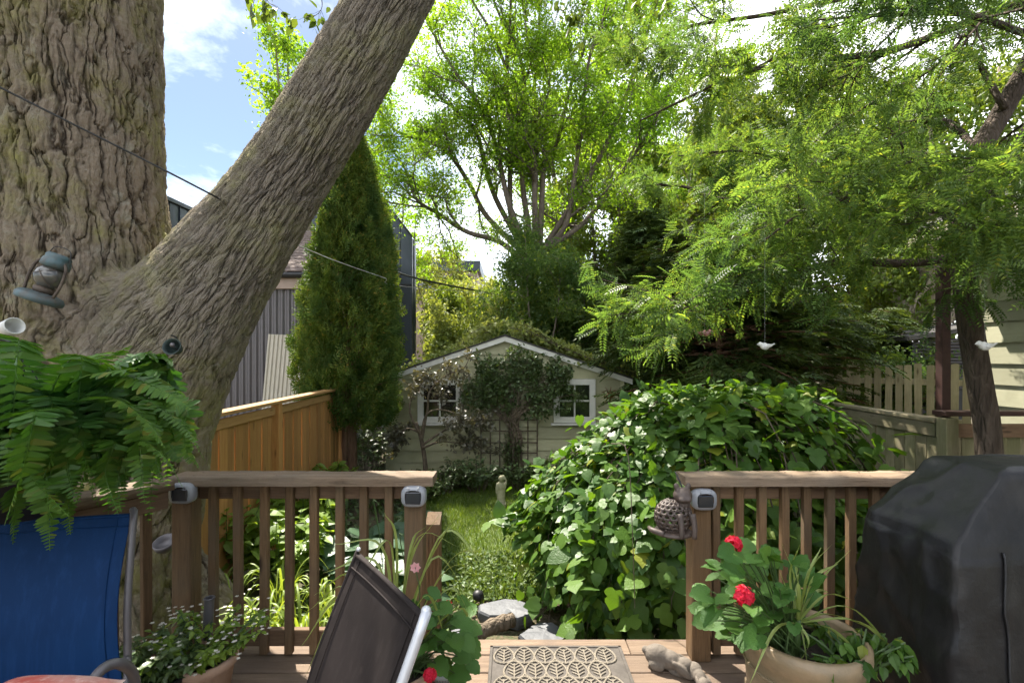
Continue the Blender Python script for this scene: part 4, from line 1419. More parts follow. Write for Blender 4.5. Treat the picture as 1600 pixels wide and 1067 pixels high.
# ------------------------------------------------------------------ columnar cedar
q = np.random.default_rng(50)
cy, cx = 8.1, -2.72
cz0 = G
ce = thing('columnar_cedar', 'tall columnar cedar with gold tinged foliage between the fence and shed', 'tree', (cx, cy, G))
wd = MB().tube(spline([(cx, cy, G - 0.1), (cx + 0.03, cy, 1.5), (cx + 0.1, cy, 4.9)], 10), np.linspace(0.15, 0.02, 10), 9)
wd.tube(spline([(cx - 0.05, cy - 0.15, G), (cx + 0.02, cy - 0.25, 0.5), (cx - 0.03, cy - 0.35, 1.2)], 8), np.linspace(0.06, 0.03, 8), 7)
n = 15000
hz = q.random(n) ** 0.9
topz = 5.15
z = 0.35 + hz * (topz - 0.35)
rad = np.interp(z, [0.3, 0.8, 1.6, 2.6, 3.6, 4.5, 5.15], [0.55, 0.68, 0.72, 0.67, 0.48, 0.26, 0.03])
an = q.uniform(0, 2 * np.pi, n)
lump = 1 + 0.1 * np.sin(3 * an + z * 2.1) + 0.1 * np.sin(5 * an - z * 3.7 + 1) + 0.1 * np.sin(9 * an + z * 6) + 0.07 * np.sin(14 * an - z * 9)
fr = (1 - 0.55 * q.random(n) ** 2.2) * lump
pos = np.stack([cx + 0.02 * z + rad * fr * np.cos(an), cy + rad * fr * np.sin(an), z], 1)
out = np.stack([np.cos(an), np.sin(an), np.zeros(n)], 1)
d = unit(out * 0.5 + A([0, 0, 0.9]) + q.normal(0, 0.4, (n, 3)))
nm = unit(np.cross(out, A([0, 0, 1.0])) + q.normal(0, 0.5, (n, 3)))
for k in range(160):
    i = q.integers(n)
    wd.tube([(cx + 0.02 * z[i], cy, z[i] - 0.25), pos[i]], [0.014, 0.004], 4, False)
wd.build('trunk', M['bark_red'], ce, True)
MB().scatter(T_CEDAR[0], T_CEDAR[1], pos, d, nm, 0.19 * q.uniform(0.6, 1.2, n)).build('crown', M['lf_cedar'], ce)

# ------------------------------------------------------------------ other trees behind
def leafy_tree(label, base, H_, crown_z, Rx, seed, mat, nst=6, n1=7, L=1.6, lev=1, size=1.0, spr=None, trunk=0.14, bark='bark_grey', name='leafy_tree', tipn=6, group=None):
    root = thing(name, label, 'tree', base, group)
    base = A(base, float)
    T = Tree(seed)
    q = T.q
    p0 = base + A([q.normal(0, 0.1), q.normal(0, 0.1), crown_z])
    T.limb([base + A([0, 0, -0.1]), (base + p0) / 2 + A([q.normal(0, 0.08), 0, 0]), p0], trunk, trunk * 0.75, 9)
    for k in range(nst):
        a = 2 * np.pi * (k + q.random()) / nst
        e = base + A([math.cos(a) * Rx * q.uniform(0.35, 0.8), math.sin(a) * Rx * q.uniform(0.35, 0.8), crown_z + (H_ - crown_z) * q.uniform(0.55, 1.0)])
        m_ = (p0 + e) / 2 + A([math.cos(a) * Rx * 0.15, math.sin(a) * Rx * 0.15, -0.1])
        p, rr = T.limb([p0, m_, e], trunk * 0.5, trunk * 0.12, 6)
        T.grow(p, rr, n1, L, lev, 0.15, 1.1, 0.15, 0.85, tipn, 4, 0.3)
    T.wood.build('trunk', M[bark], root, True)
    T.leaves(spr or sgc, size, 0.25, 0.15).build('crown', M[mat], root)
    print(label, len(T.tips))
    return root


sgf = sprig(9, 0.3, 9, 0.16)
leafy_tree('pale grey trunked tree leaning behind the louvred shed', A([P(1450, 0, 12)[0], 12, G]), 9.5, 2.6, 3.4, 61, 'lf_far', 7, 7, 1.6, 1, 1.0, sgf, 0.24)
leafy_tree('yellow green tree rising far behind the hemlock and feathery boughs', A([7.0, 17, G]), 11, 3.0, 4.2, 62, 'lf_far', 8, 8, 1.9, 1, 1.1, sgf, 0.25)
leafy_tree('pale sunlit bush showing between the cedar and the shed peak', A([P(735, 0, 13)[0], 13, G]), 3.6, 0.8, 1.15, 63, 'lf_farpale', 7, 7, 0.75, 1, 0.8, sgf, 0.07)
leafy_tree('bright leafy tree low behind the shed peak, left of the spruce', A([P(765, 0, 18)[0], 18, G]), 4.6, 1.0, 2.6, 64, 'lf_far', 7, 8, 1.2, 1, 1.0, sgf, 0.12)
leafy_tree('thin grey stemmed tree beside the slanted metal house edge', A([P(605, 0, 19.5)[0], 19.5, G]), 10.5, 4.0, 2.6, 65, 'lf_centre', 7, 6, 1.5, 1, 0.9, sgf, 0.12, tipn=4)
leafy_tree('broad green tree beyond the picket fence at the far right', A([11.5, 13.5, G]), 10, 2.8, 4.0, 66, 'lf_far', 8, 8, 1.8, 1, 1.0, sgf, 0.22)
leafy_tree('distant green tree closing the view behind the hemlock', A([4.5, 24, G]), 8.5, 1.5, 4.5, 67, 'lf_far', 8, 8, 2.0, 1, 1.3, sgf, 0.25)
leafy_tree('distant tree top peeking over the dark metal house', A([-13.0, 23, G]), 8.9, 4.5, 2.8, 68, 'lf_far', 6, 6, 1.3, 1, 1.1, sgf, 0.2)
leafy_tree('small green bush behind the picket fence below the hemlock', A([P(1370, 0, 10.2)[0], 10.0, G]), 2.5, 0.5, 1.3, 69, 'lf_locust', 7, 7, 0.7, 1, 0.55, sgf, 0.05)
leafy_tree('distant mid green tree behind the centre stems on the left', A([-2.5, 27, G]), 8.0, 1.8, 4.5, 70, 'lf_farpale', 8, 8, 2.0, 1, 1.3, sgf, 0.22)

leafy_tree('sparse tree top showing left of the leaning limb against the sky', A([-6.4, 15.2, G]), 12.6, 7.0, 1.7, 71, 'lf_centre', 5, 6, 1.1, 1, 0.9, sgf, 0.14, tipn=5)
leafy_tree('mid green bush behind the shed peak below the centre stems', A([P(800, 0, 13.2)[0], 13.2, G]), 3.6, 0.6, 1.9, 72, 'lf_far', 7, 8, 0.9, 1, 0.85, sgf, 0.06)
leafy_tree('shaded bush behind the shed right of the centre tree foot', A([P(875, 0, 13.0)[0], 13.0, G]), 4.4, 0.6, 1.8, 73, 'lf_locust', 7, 8, 1.0, 1, 0.85, sgf, 0.06)
leafy_tree('distant hedge tree behind the louvred shed at the right', A([12.5, 18.5, G]), 6.0, 1.0, 4.0, 74, 'lf_far', 8, 8, 1.8, 1, 1.2, sgf, 0.15)
leafy_tree('distant green tree filling the gap behind the hemlock trunk', A([6.6, 14.0, G]), 4.6, 0.8, 2.6, 75, 'lf_locust', 8, 8, 1.2, 1, 1.0, sgf, 0.1)

leafy_tree('green tree with low hanging foliage in front of the centre tree fork', A([P(845, 0, 12.4)[0], 12.4, G]), 5.6, 1.6, 1.7, 76, 'lf_locust', 7, 8, 1.0, 1, 0.9, sgc, 0.08)

leafy_tree('tall bright tree far behind the spruce filling the sky', A([3.4, 19, G]), 11, 2.5, 3.0, 77, 'lf_far', 8, 8, 1.7, 1, 1.0, sgf, 0.16, 'bark_centre')
leafy_tree('tallest far tree closing the sky above the feathery boughs', A([7.4, 21.5, G]), 16, 5.5, 4.6, 78, 'lf_centre', 9, 9, 2.1, 1, 1.15, sgf, 0.25, 'bark_centre')
leafy_tree('tall far tree right of the centre stems near the picture top', A([2.2, 23, G]), 17, 7.5, 4.0, 79, 'lf_centre', 8, 8, 2.0, 1, 1.1, sgf, 0.22, 'bark_centre')

leafy_tree('far right tree rising behind the locust trunk top', A([10.2, 18.0, G]), 14, 5.0, 3.8, 80, 'lf_far', 9, 9, 1.9, 1, 1.1, sgf, 0.22, 'bark_centre')
# ------------------------------------------------------------------ weeping mulberry
q = np.random.default_rng(71)
mc = A([1.62, 4.25, G])
mu = thing('weeping_mulberry', 'large dome of a weeping mulberry with big lobed leaves behind the railing', 'tree', mc)
wd = MB()
wd.tube(spline([mc + A([0, 0, -0.1]), mc + A([0.05, 0, 0.8]), mc + A([-0.02, 0.02, 1.6])], 9), np.linspace(0.09, 0.07, 9), 9)
lp, ldir, lnrm, lsz = [], [], [], []
for k in range(190):
    a = q.uniform(0, 2 * np.pi)
    Rr = q.uniform(0.75, 1.0)
    rx = 1.6 * Rr * (0.95 if math.cos(a) < 0 else 1.02)
    ry = (1.42 if math.sin(a) < 0 else 1.5) * Rr
    if 0.2 < Rr and math.sin(a) < 0:
        ry = min(ry, 1.45)
    tz = 1.60 + q.normal(0, 0.07)
    o = mc + A([0, 0, 1.42])
    e = (q.uniform(0.0, 0.75) if q.random() < 0.75 else q.uniform(0.7, 1.2)) * (0.6 if math.cos(a) < -0.3 else 1.0)
    cs = A([math.cos(a) * rx, math.sin(a) * ry, 0])
    pts = [o, mc + cs * 0.33 + A([0, 0, tz + (0.0 if math.cos(a) < -0.35 else 0.1)]), mc + cs * 0.68 + A([0, 0, tz * (0.78 if math.cos(a) < -0.35 else 0.97)]), mc + cs * 0.93 + A([0, 0, tz * 0.54]), mc + cs * (1.0 + q.normal(0, 0.04)) + A([0, 0, 0.12 + e])]
    p = spline(pts, 22) + np.cumsum(q.normal(0, 0.012, (22, 3)), 0)
    wd.tube(p, np.linspace(0.010, 0.0018, 22), 4, False)
    n = q.integers(62, 84)
    us = 0.1 + 0.9 * q.random(n)
    f = us * 21
    j = np.minimum(20, f.astype(int))
    pp = p[j] + (p[j + 1] - p[j]) * (f - j)[:, None]
    tgn = unit(p[j + 1] - p[j])
    outv = unit((pp - (mc + A([0, 0, 0.4]))) * A([1 / 1.6, 1 / 1.5, 1 / 1.3]))
    lp.append(pp + outv * q.uniform(-0.02, 0.09, n)[:, None] + q.normal(0, 0.05, (n, 3)))
    ldir.append(unit(tgn * 0.35 + outv * 0.55 + A([0, 0, -0.45]) + q.normal(0, 0.5, (n, 3))))
    lnrm.append(unit(outv * 0.65 + A([0, 0, 0.85]) + q.normal(0, 0.36, (n, 3))))
    lsz.append((0.055 + 0.08 * q.random(n) ** 1.4) * (0.85 + 0.3 * us))
lp, ldir, lnrm, lsz = map(np.concatenate, (lp, ldir, lnrm, lsz))
# long whips that hang free in front
for px, py0, py1 in ((980, 705, 950),):
    Y_ = 2.95
    pts = [P(px - 25, py0 - 12, Y_ + 0.35), P(px, py0, Y_ + 0.05), P(px + 8, (py0 + py1) / 2, Y_), P(px + 12, py1, Y_)]
    wd.tube(spline(pts, 12), np.linspace(0.004, 0.002, 12), 5, False)
wd.build('branches', M['twig'], mu, True)
keep = lp[:, 2] > G + 0.05
lp, ldir, lnrm, lsz = lp[keep], ldir[keep], lnrm[keep], lsz[keep]
near = lp[:, 1] - 2.79
inner = near > 0.02
lp, ldir, lnrm, lsz = lp[inner], ldir[inner], lnrm[inner], lsz[inner]
# the ones on the outside towards the deck are leaves of their own
shell = np.sum(((lp - (mc + A([0, 0, 0.5]))) / A([1.6, 1.45, 1.35])) ** 2, 1)
score = shell - 0.55 * (lp[:, 1] - 2.8) + q.normal(0, 0.12, len(lp)) + 4 * lsz
pick = np.argsort(-score)[:300]
m1 = MB().add(*T_MULB).mesh('leaf', M['lf_mulb_one'], True)
m2 = MB().add(*T_MULB2).mesh('leaf', M['lf_mulb_one'], True)
for k, i in enumerate(pick):
    link('leaf', m1 if k % 3 else m2, mu, lp[i], frame_rot(ldir[i], lnrm[i]), float(lsz[i] * 1.15))
rest = np.ones(len(lp), bool)
rest[pick] = False
ii = np.where(rest)[0]
sel = q.random(len(ii)) < 0.6
o = MB()
o.scatter(T_MULB[0], T_MULB[1], lp[ii[sel]], ldir[ii[sel]], lnrm[ii[sel]], lsz[ii[sel]])
o.scatter(T_MULB2[0], T_MULB2[1], lp[ii[~sel]], ldir[ii[~sel]], lnrm[ii[~sel]], lsz[ii[~sel]])
stuff(o.build('foliage', M['lf_mulb'], mu, True))
print('mulberry leaves', len(lp))

# ------------------------------------------------------------------ Boston fern
q = np.random.default_rng(77)
fc = A([-1.62, 1.62, 1.18])
fn = thing('hanging_fern', 'lush hanging fern spilling its fronds in front of the big trunk', 'plant', fc)
MB().lathe([(0.0, -0.16), (0.11, -0.16), (0.15, 0.0), (0.16, 0.03), (0.145, 0.03), (0.0, 0.02)], fc, 20).build('basket', M['black_metal'], fn, True)
for k in range(3):
    a = k * 2.09 + 0.5
    MB().tube([fc + A([0.15 * math.cos(a), 0.15 * math.sin(a), 0.02]), fc + A([0, 0, 0.35])], 0.002, 5).build('hanger', M['black_metal'], fn)
MB().tube(spline([fc + A([0, 0, 0.33]), fc + A([-0.03, 0, 0.40]), fc + A([-0.16, 0.02, 0.42]), fc + A([-0.34, 0.05, 0.3]), fc + A([-0.36, 0.05, -0.4]), fc + A([-0.36, 0.05, -1.18])], 20), 0.008, 6).build('hook_pole', M['black_metal'], fn)


def frond(p, L, q, wmax=0.06):
    m = MB()
    n = 34
    P_ = spline(p, n)
    tg = unit(np.gradient(P_, axis=0))
    m.tube(P_, np.linspace(0.0028, 0.0009, n), 4, False)
    sd = unit(np.cross(tg, A([0, 0, 1.0])))
    roll = q.normal(0, 0.25)
    up = np.cross(sd, tg)
    sd = sd * math.cos(roll) + up * math.sin(roll)
    up = np.cross(sd, tg)
    st_ = np.linspace(0.06, 0.985, 44)
    f = st_ * (n - 1)
    j = np.minimum(n - 2, f.astype(int))
    w_ = (f - j)[:, None]
    base = P_[j] * (1 - w_) + P_[j + 1] * w_
    wd_ = wmax * np.minimum(1, (st_ / 0.22) ** 0.6) * np.minimum(1, ((1.03 - st_) / 0.4) ** 0.75)
    T_ = A([(0, 0, 0), (0.12, 0.17, 0.03), (0.8, 0.12, -0.08), (1.0, 0, -0.14), (0.8, -0.1, -0.08), (0.12, -0.16, 0.03)])
    Fc = [[0, 1, 2, 3, 4, 5]]
    for s_ in (-1, 1):
        d = unit(sd[j] * s_ + tg[j] * 0.25 + q.normal(0, 0.09, (len(j), 3)))
        m.scatter(T_, Fc, base, d, up[j] + q.normal(0, 0.15, (len(j), 3)), wd_ * q.uniform(0.85, 1.1, len(j)))
    return m


for k in range(125):
    a = q.uniform(0, 2 * np.pi)
    el = q.uniform(0.15, 1.25)
    L = q.uniform(0.42, 0.74)
    d = A([math.cos(a), math.sin(a), 0])
    o = fc + d * 0.06 + A([0, 0, 0.02])
    h = math.sin(el) * L * 0.55
    r1, r2 = L * 0.42 * math.cos(el * 0.6), L * (0.9 if el < 0.7 else 0.7)
    r2 = r2 * 0.95
    drop = q.uniform(0.05, 0.45) * (1.25 - el * 0.45) * (0.35 if math.cos(a) > 0.25 else 1.0)
    r2 *= 0.62 if math.cos(a) > 0.25 else 0.95
    pts = [o, o + d * r1 * 0.6 + A([0, 0, h * 0.75]), o + d * r1 * 1.3 + A([0, 0, h]), o + d * r2 + A([q.normal(0, 0.03), 0, h * 0.45 - drop * 0.35]), o + d * r2 * 1.1 + A([q.normal(0, 0.04), 0, h * 0.2 - drop])]
    frond(pts, L, q).build('frond', M['lf_fern'], fn)
# a few long ones reaching right, as they do in front of the trunk
for tip, mid in (((312, 700), (190, 612)), ((285, 760), (180, 650)), ((205, 540), (110, 570)), ((235, 565), (130, 590)), ((258, 700), (170, 622)), ((275, 735), (160, 665)), ((190, 800), (150, 690)), ((300, 640), (180, 590)), ((110, 835), (95, 740)), ((78, 860), (70, 750)), ((20, 850), (30, 740)), ((165, 770), (130, 680))):
    Yt = q.uniform(1.42, 1.7)
    pts = [fc + A([0.05, 0, 0.03]), (fc + P(mid[0], mid[1] - 8, Yt)) / 2 + A([0, 0, 0.05]), P(mid[0], mid[1], Yt), P((mid[0] * 0.35 + tip[0] * 0.65), mid[1] * 0.55 + tip[1] * 0.45, Yt), P(tip[0], tip[1], Yt)]
    frond(pts, 0.6, q, 0.052).build('frond', M['lf_fern'], fn)

# ------------------------------------------------------------------ things on the trunk
def at(p, v, rot):
    return A(v) @ rot.T + p


rot = rotm(R(-6), R(20), 0)
c = P(60, 470, 2.80)
ln = thing('oil_lantern', 'old teal oil lantern hanging tilted on the big trunk above the fern', 'lantern', c)
s_ = 1.0
MB().lathe([(0.0, -0.005), (0.105, -0.005), (0.11, 0.0), (0.112, 0.022), (0.10, 0.04), (0.06, 0.052), (0.0, 0.053)], c, 28, rot).build('tank', M['teal_metal'], ln, True)
MB().lathe([(0.0, 0.05), (0.045, 0.052), (0.05, 0.075), (0.036, 0.09), (0.0, 0.092)], c, 20, rot).build('burner', M['rust_metal'], ln, True)
MB().lathe([(0.04, 0.088), (0.062, 0.11), (0.074, 0.145), (0.068, 0.18), (0.048, 0.205), (0.044, 0.21)], c, 24, rot).build('globe', M['globe'], ln, True)
MB().lathe([(0.055, 0.205), (0.07, 0.212), (0.066, 0.25), (0.058, 0.262), (0.062, 0.272), (0.05, 0.29), (0.0, 0.292)], c, 24, rot).build('cap', M['teal_metal'], ln, True)
for sx in (-1, 1):
    pts = [at(c, v, rot) for v in ((sx * 0.085, -0.02, 0.03), (sx * 0.098, -0.02, 0.12), (sx * 0.088, -0.02, 0.21), (sx * 0.055, -0.01, 0.25))]
    MB().tube(spline(pts, 12), 0.008, 8).build('side_tube', M['rust_metal'], ln, True)
MB().tube(spline([at(c, v, rot) for v in ((-0.07, 0, 0.255), (-0.045, 0, 0.325), (0.045, 0, 0.325), (0.07, 0, 0.255))], 12), 0.0025, 6).build('bail', M['black_metal'], ln)
for sx in (-1, 1):
    MB().tube(spline([at(c, v, rot) for v in ((sx * 0.06, -0.04, 0.1), (sx * 0.02, -0.078, 0.15), (-sx * 0.05, -0.045, 0.2))], 8), 0.002, 5).build('globe_guard', M['rust_metal'], ln)

c = P(268, 541, 2.93)
rot = rotm(R(72), 0, R(8))
bl = thing('small_bell', 'small green metal bell with its open mouth facing out, on the trunk', 'bell', c)
MB().lathe([(0.052, 0.0), (0.048, -0.004), (0.042, -0.03), (0.034, -0.06), (0.016, -0.08), (0.0, -0.083)], c, 22, rot).lathe([(0.052, 0.0), (0.045, -0.002), (0.036, -0.03), (0.026, -0.055), (0.0, -0.07)], c, 22, rot).build('dome', M['verdigris'], bl, True)
MB().tube([at(c, (0, 0, -0.06), rot), at(c, (0.004, 0.008, 0.0), rot)], 0.005, 8).ball(at(c, (0.004, 0.008, 0.002), rot), 0.014).build('clapper', M['corr_dark'], bl, True)
MB().tube(spline([c + A([0, 0.05, 0.055]), c + A([-0.02, 0.02, 0.07]), c + A([0.005, 0.04, 0.05])], 8), 0.003, 5).build('hook', M['black_metal'], bl)

c = P(258, 848, 2.72)
rot = rotm(R(28), 0, 0)
cu = thing('grey_cup', 'grey round cup lamp fixed low on the trunk behind the corner post', 'lamp', c)
MB().lathe([(0.03, -0.05), (0.055, -0.02), (0.06, 0.012), (0.052, 0.014), (0.046, -0.015), (0.0, -0.02)], c, 24, rot).build('cup', M['corr_dark'], cu, True)
MB().tube([c + A([0, 0.03, -0.03]), c + A([0, 0.16, -0.05])], 0.012, 8).build('arm', M['grey_plastic'], cu, True)

c = P(16, 512, 2.2)
rot = rotm(0, R(78), R(-22))
mg = thing('white_cup', 'small white enamel cup on a black strap at the left edge above the fern', 'cup', c)
MB().lathe([(0.0, -0.05), (0.036, -0.05), (0.038, 0.04), (0.034, 0.04), (0.032, -0.042), (0.0, -0.044)], c, 22, rot).build('cup', M['white_enamel'], mg, True)
MB().tube(spline([c + A([-0.05, 0, 0.0]), c + A([-0.03, 0.0, -0.02]), c + A([-0.025, 0, -0.1]), c + A([-0.01, 0, -0.2])], 10), [0.012] * 5 + [0.02] * 5, 8).build('strap', M['black_metal'], mg, True)
MB().tube([c + A([-0.05, 0, -0.01]), c + A([-0.35, 0.3, 0.02])], 0.008, 6).build('bracket', M['black_metal'], mg)

# ------------------------------------------------------------------ sling chairs
def cloth_mat(name, c1, c2, rough=0.6, sc=900.0, spots=None):
    m, t = new_mat(name)
    co = nd(t, 'TexCoord').outputs['Object']
    wv = nd(t, 'TexWave', {'wave_type': 'BANDS', 'bands_direction': 'Z'}, Vector=co, Scale=sc / 6).outputs['Fac']
    wv2 = nd(t, 'TexWave', {'wave_type': 'BANDS', 'bands_direction': 'X'}, Vector=co, Scale=sc / 6).outputs['Fac']
    n1 = nd(t, 'TexNoise', Vector=co, Scale=5.0, Detail=6.0).outputs['Fac']
    c = mix(t, ramp(t, n1, [(0.35, 0.0), (0.7, 1.0)]), c1, c2)
    if spots:
        n3 = nd(t, 'TexNoise', Vector=nd(t, 'Mapping', Vector=co, Scale=(1, 1, 0.4)).outputs[0], Scale=16.0, Detail=3.0).outputs['Fac']
        c = mix(t, ramp(t, n3, [(0.64, 0.0), (0.74, 0.35)]), c, spots)
    h = math_(t, 'ADD', wv, wv2)
    n5 = nd(t, 'TexNoise', Vector=nd(t, 'Mapping', Vector=co, Scale=(9, 9, 0.8)).outputs[0], Scale=5.0, Detail=5.0, Roughness=0.7).outputs['Fac']
    c = mix(t, ramp(t, n5, [(0.5, 0.0), (0.75, 0.3)]), c, tuple(min(1, x * 1.8 + 0.01) for x in c2))
    b = nd(t, 'BsdfPrincipled', Base_Color=c, Roughness=rough)
    b.inputs['Specular IOR Level'].default_value = 0.15
    bp = nd(t, 'Bump', Strength=0.15, Distance=0.002, Height=h)
    t.links.new(bp.outputs[0], b.inputs['Normal'])
    finish(t, b.outputs[0])
    return m


M['sling_brown'] = cloth_mat('brown_sling_mesh', (0.019, 0.015, 0.014), (0.027, 0.021, 0.02), 0.75, 900, (0.10, 0.08, 0.07))
M['sling_blue'] = cloth_mat('blue_sling_mesh', (0.003, 0.025, 0.088), (0.0045, 0.033, 0.112), 0.65)


def sling_chair(root, TL, TR, lean, drop, back_h, mat, frame_mat, seat_dir, sag=0.02, stitched=True, arms=False, frame_r=0.013):
    """back sling between two rails, seat, legs; TL, TR are the top corners"""
    TL, TR = A(TL, float), A(TR, float)
    lean = A(lean, float)
    nu, nv_ = 14, 18
    wdir = unit(TR - TL)
    down = unit(lean + A([0, 0, -drop]))
    nrm = np.cross(wdir, down)
    V = np.zeros((nv_, nu, 3))
    for j in range(nv_):
        for i in range(nu):
            u, v = i / (nu - 1), j / (nv_ - 1)
            s = 4 * u * (1 - u)
            V[j, i] = TL + (TR - TL) * u + down * back_h * v - nrm * 0 + unit(seat_dir) * -sag * s * math.sin(v * 2.6 + 0.2) + unit(seat_dir) * 0.05 * math.sin(v * math.pi) * (1 if arms else 0.3)
    th = unit(seat_dir) * 0.004
    m = MB().grid(V).grid((V - th)[::-1])
    m.build('back_sling', mat, root, True)
    if stitched:
        hem = MB()
        hem.tube(V[1] + th * 0.6, 0.003, 5).tube(V[0], 0.006, 6)
        hem.build('hem', mat, root, True)
        for iu in (1, nu - 2):
            MB().tube(V[:, iu] + th * 0.7, 0.0016, 5, False).build('stitching', mat, root, True)
    # side rails
    for e0, sgn in ((TL, -1), (TR, 1)):
        e1 = e0 + down * back_h
        off = wdir * sgn * frame_r * 0.7
        e2 = e1 + unit(seat_dir) * 0.48 + A([0, 0, 0.03])
        MB().tube(spline([e0 - down * 0.02 + off, e0 + down * back_h * 0.5 + off + unit(seat_dir) * 0.012, e1 + off, e1 + unit(seat_dir) * 0.1 + off + A([0, 0, -0.02]), e2 + off], 26), frame_r if (sgn > 0 or arms) else 0.006, 10).build('side_rail', frame_mat if (sgn > 0 or arms) else mat, root, True)
        MB().ball(e0 - down * 0.018 + off * 0.6, frame_r * 0.95 if sgn > 0 else 0.007).build('end_cap', frame_mat, root, True)
        for q0, q1 in ((e1 + unit(seat_dir) * 0.42, A([e2[0], e2[1], 0.0]) + unit(seat_dir) * 0.02), (e1 + A([0, 0, 0.1]), A([e1[0], e1[1], 0.0]) - unit(seat_dir) * 0.22)):
            MB().tube([q0 + off, A([q1[0], q1[1], 0.012]) + off], frame_r * 0.9, 8).build('leg', frame_mat, root, True)
        if arms and sgn < 0:
            h = 0.63
            a0 = e0 + down * back_h * 0.42
            pts = [A([a0[0], a0[1], h + 0.02]), A([a0[0], a0[1], h + 0.02]) + unit(seat_dir) * 0.25, A([a0[0], a0[1], h - 0.02]) + unit(seat_dir) * 0.5, A([a0[0], a0[1], h - 0.12]) + unit(seat_dir) * 0.56, A([a0[0], a0[1], 0.02]) + unit(seat_dir) * 0.5]
            MB().tube(spline([p_ + off * 3 for p_ in pts], 26), 0.02, 10).build('arm', frame_mat, root, True)
    b0, b1 = TL + down * back_h, TR + down * back_h
    s1 = unit(seat_dir) * 0.47 + A([0, 0, 0.03])
    Vs = A([[b0 + (b1 - b0) * u + s1 * v + A([0, 0, -0.03 * 4 * u * (1 - u)]) for u in np.linspace(0, 1, 10)] for v in np.linspace(0, 1, 8)])
    MB().grid(Vs).grid((Vs + A([0, 0, -0.004]))[::-1]).build('seat_sling', mat, root, True)
    MB().tube([TL + unit(seat_dir) * -0.006, TR + unit(seat_dir) * -0.006], 0.007, 8).build('top_bar', mat, root, True)


ch = thing('sling_chair', 'dark brown sling chair with a silver frame, seen from its tall slanted back', 'chair', (-0.42, 1.2, 0))
sling_chair(ch, (-0.484, 1.52, 0.92), (-0.213, 1.158, 0.92), A([-0.8, -0.6, 0]) * 0.136, 0.35, 0.58, M['sling_brown'], M['silver'], A([-0.8, -0.6, 0.0]))
ch = thing('sling_chair', 'blue sling chair back standing beside the angled railing under the fern', 'chair', (-1.6, 1.5, 0))
sling_chair(ch, P(-70, 822, 1.62), P(205, 805, 1.74), A([0.05, -0.1, 0]), 0.55, 0.56, M['sling_blue'], M['corr_dark'], A([0.12, -1.0, 0.0]), 0.02, True, True, 0.012)
M['cushion'] = cloth_mat('red_white_cushion', (0.5, 0.07, 0.05), (0.62, 0.56, 0.48), 0.8, 300)
MB().tube(spline([P(120, 1120, 1.25), P(146, 1062, 1.28), P(168, 1040, 1.32), P(192, 1038, 1.36), P(210, 1062, 1.42), P(214, 1150, 1.46)], 26), 0.014, 10).build('arm', M['corr_dark'], ch, True)
cu = thing('seat_cushion', 'red and white patterned cushion at the bottom left on the blue chair', 'cushion', (-1.2, 1.05, 0.5))
m = MB()
c = P(30, 1118, 1.15)
V = A([[c + A([(u - 0.5) * 0.30, (v - 0.5) * 0.26, 0.05 * (1 - (2 * u - 1) ** 4) * (1 - (2 * v - 1) ** 4)]) for u in np.linspace(0, 1, 18)] for v in np.linspace(0, 1, 14)])
m.grid(V).grid((V * A([1, 1, -1]) + A([0, 0, 2 * c[2]]))[::-1])
m.build('cover', M['cushion'], cu, True)

# ------------------------------------------------------------------ covered grill
M['cover'] = plain('black_grill_cover', (0.006, 0.006, 0.0072), 0.45, var=0.15, scale=5, bump=0.7, bscale=7, spec=0.35, col2=(0.017, 0.016, 0.016))
_t = M['cover'].node_tree
_b = [n for n in _t.nodes if n.type == 'BSDF_PRINCIPLED'][0]
_co = nd(_t, 'TexCoord').outputs['Object']
_n = nd(_t, 'TexNoise', Vector=nd(_t, 'Mapping', Vector=_co, Scale=(6, 6, 1.3)).outputs[0], Scale=2.0, Detail=8.0, Roughness=0.7).outputs['Fac']
_old = _b.inputs['Base Color'].links[0].from_socket
_t.links.new(mix(_t, ramp(_t, _n, [(0.52, 0.0), (0.72, 0.6)]), _old, (0.035, 0.032, 0.03)), _b.inputs['Base Color'])
q = np.random.default_rng(90)
from mathutils import noise as _noise
gr = thing('covered_grill', 'barbecue grill under a black fitted cover at the right edge of the deck', 'grill', (2.05, 1.74, 0))
levels = [  # z, x0, x1, y0, y1
    (0.04, 1.335, 2.83, 1.43, 2.03), (0.25, 1.35, 2.81, 1.45, 2.015), (0.5, 1.375, 2.79, 1.48, 1.99), (0.75, 1.4, 2.765, 1.515, 1.96),
    (0.90, 1.412, 2.75, 1.53, 1.945), (0.95, 1.425, 2.74, 1.545, 1.935), (0.975, 1.455, 2.71, 1.555, 1.93), (1.06, 1.535, 2.63, 1.585, 1.915), (1.14, 1.61, 2.56, 1.608, 1.9), (1.165, 1.64, 2.53, 1.625, 1.885), (1.172, 1.7, 2.47, 1.66, 1.85)]
zz = np.concatenate([np.linspace(0.04, 0.9, 40), np.linspace(0.905, 1.172, 26)])
lv = A(levels)
nper = 44
rings = []
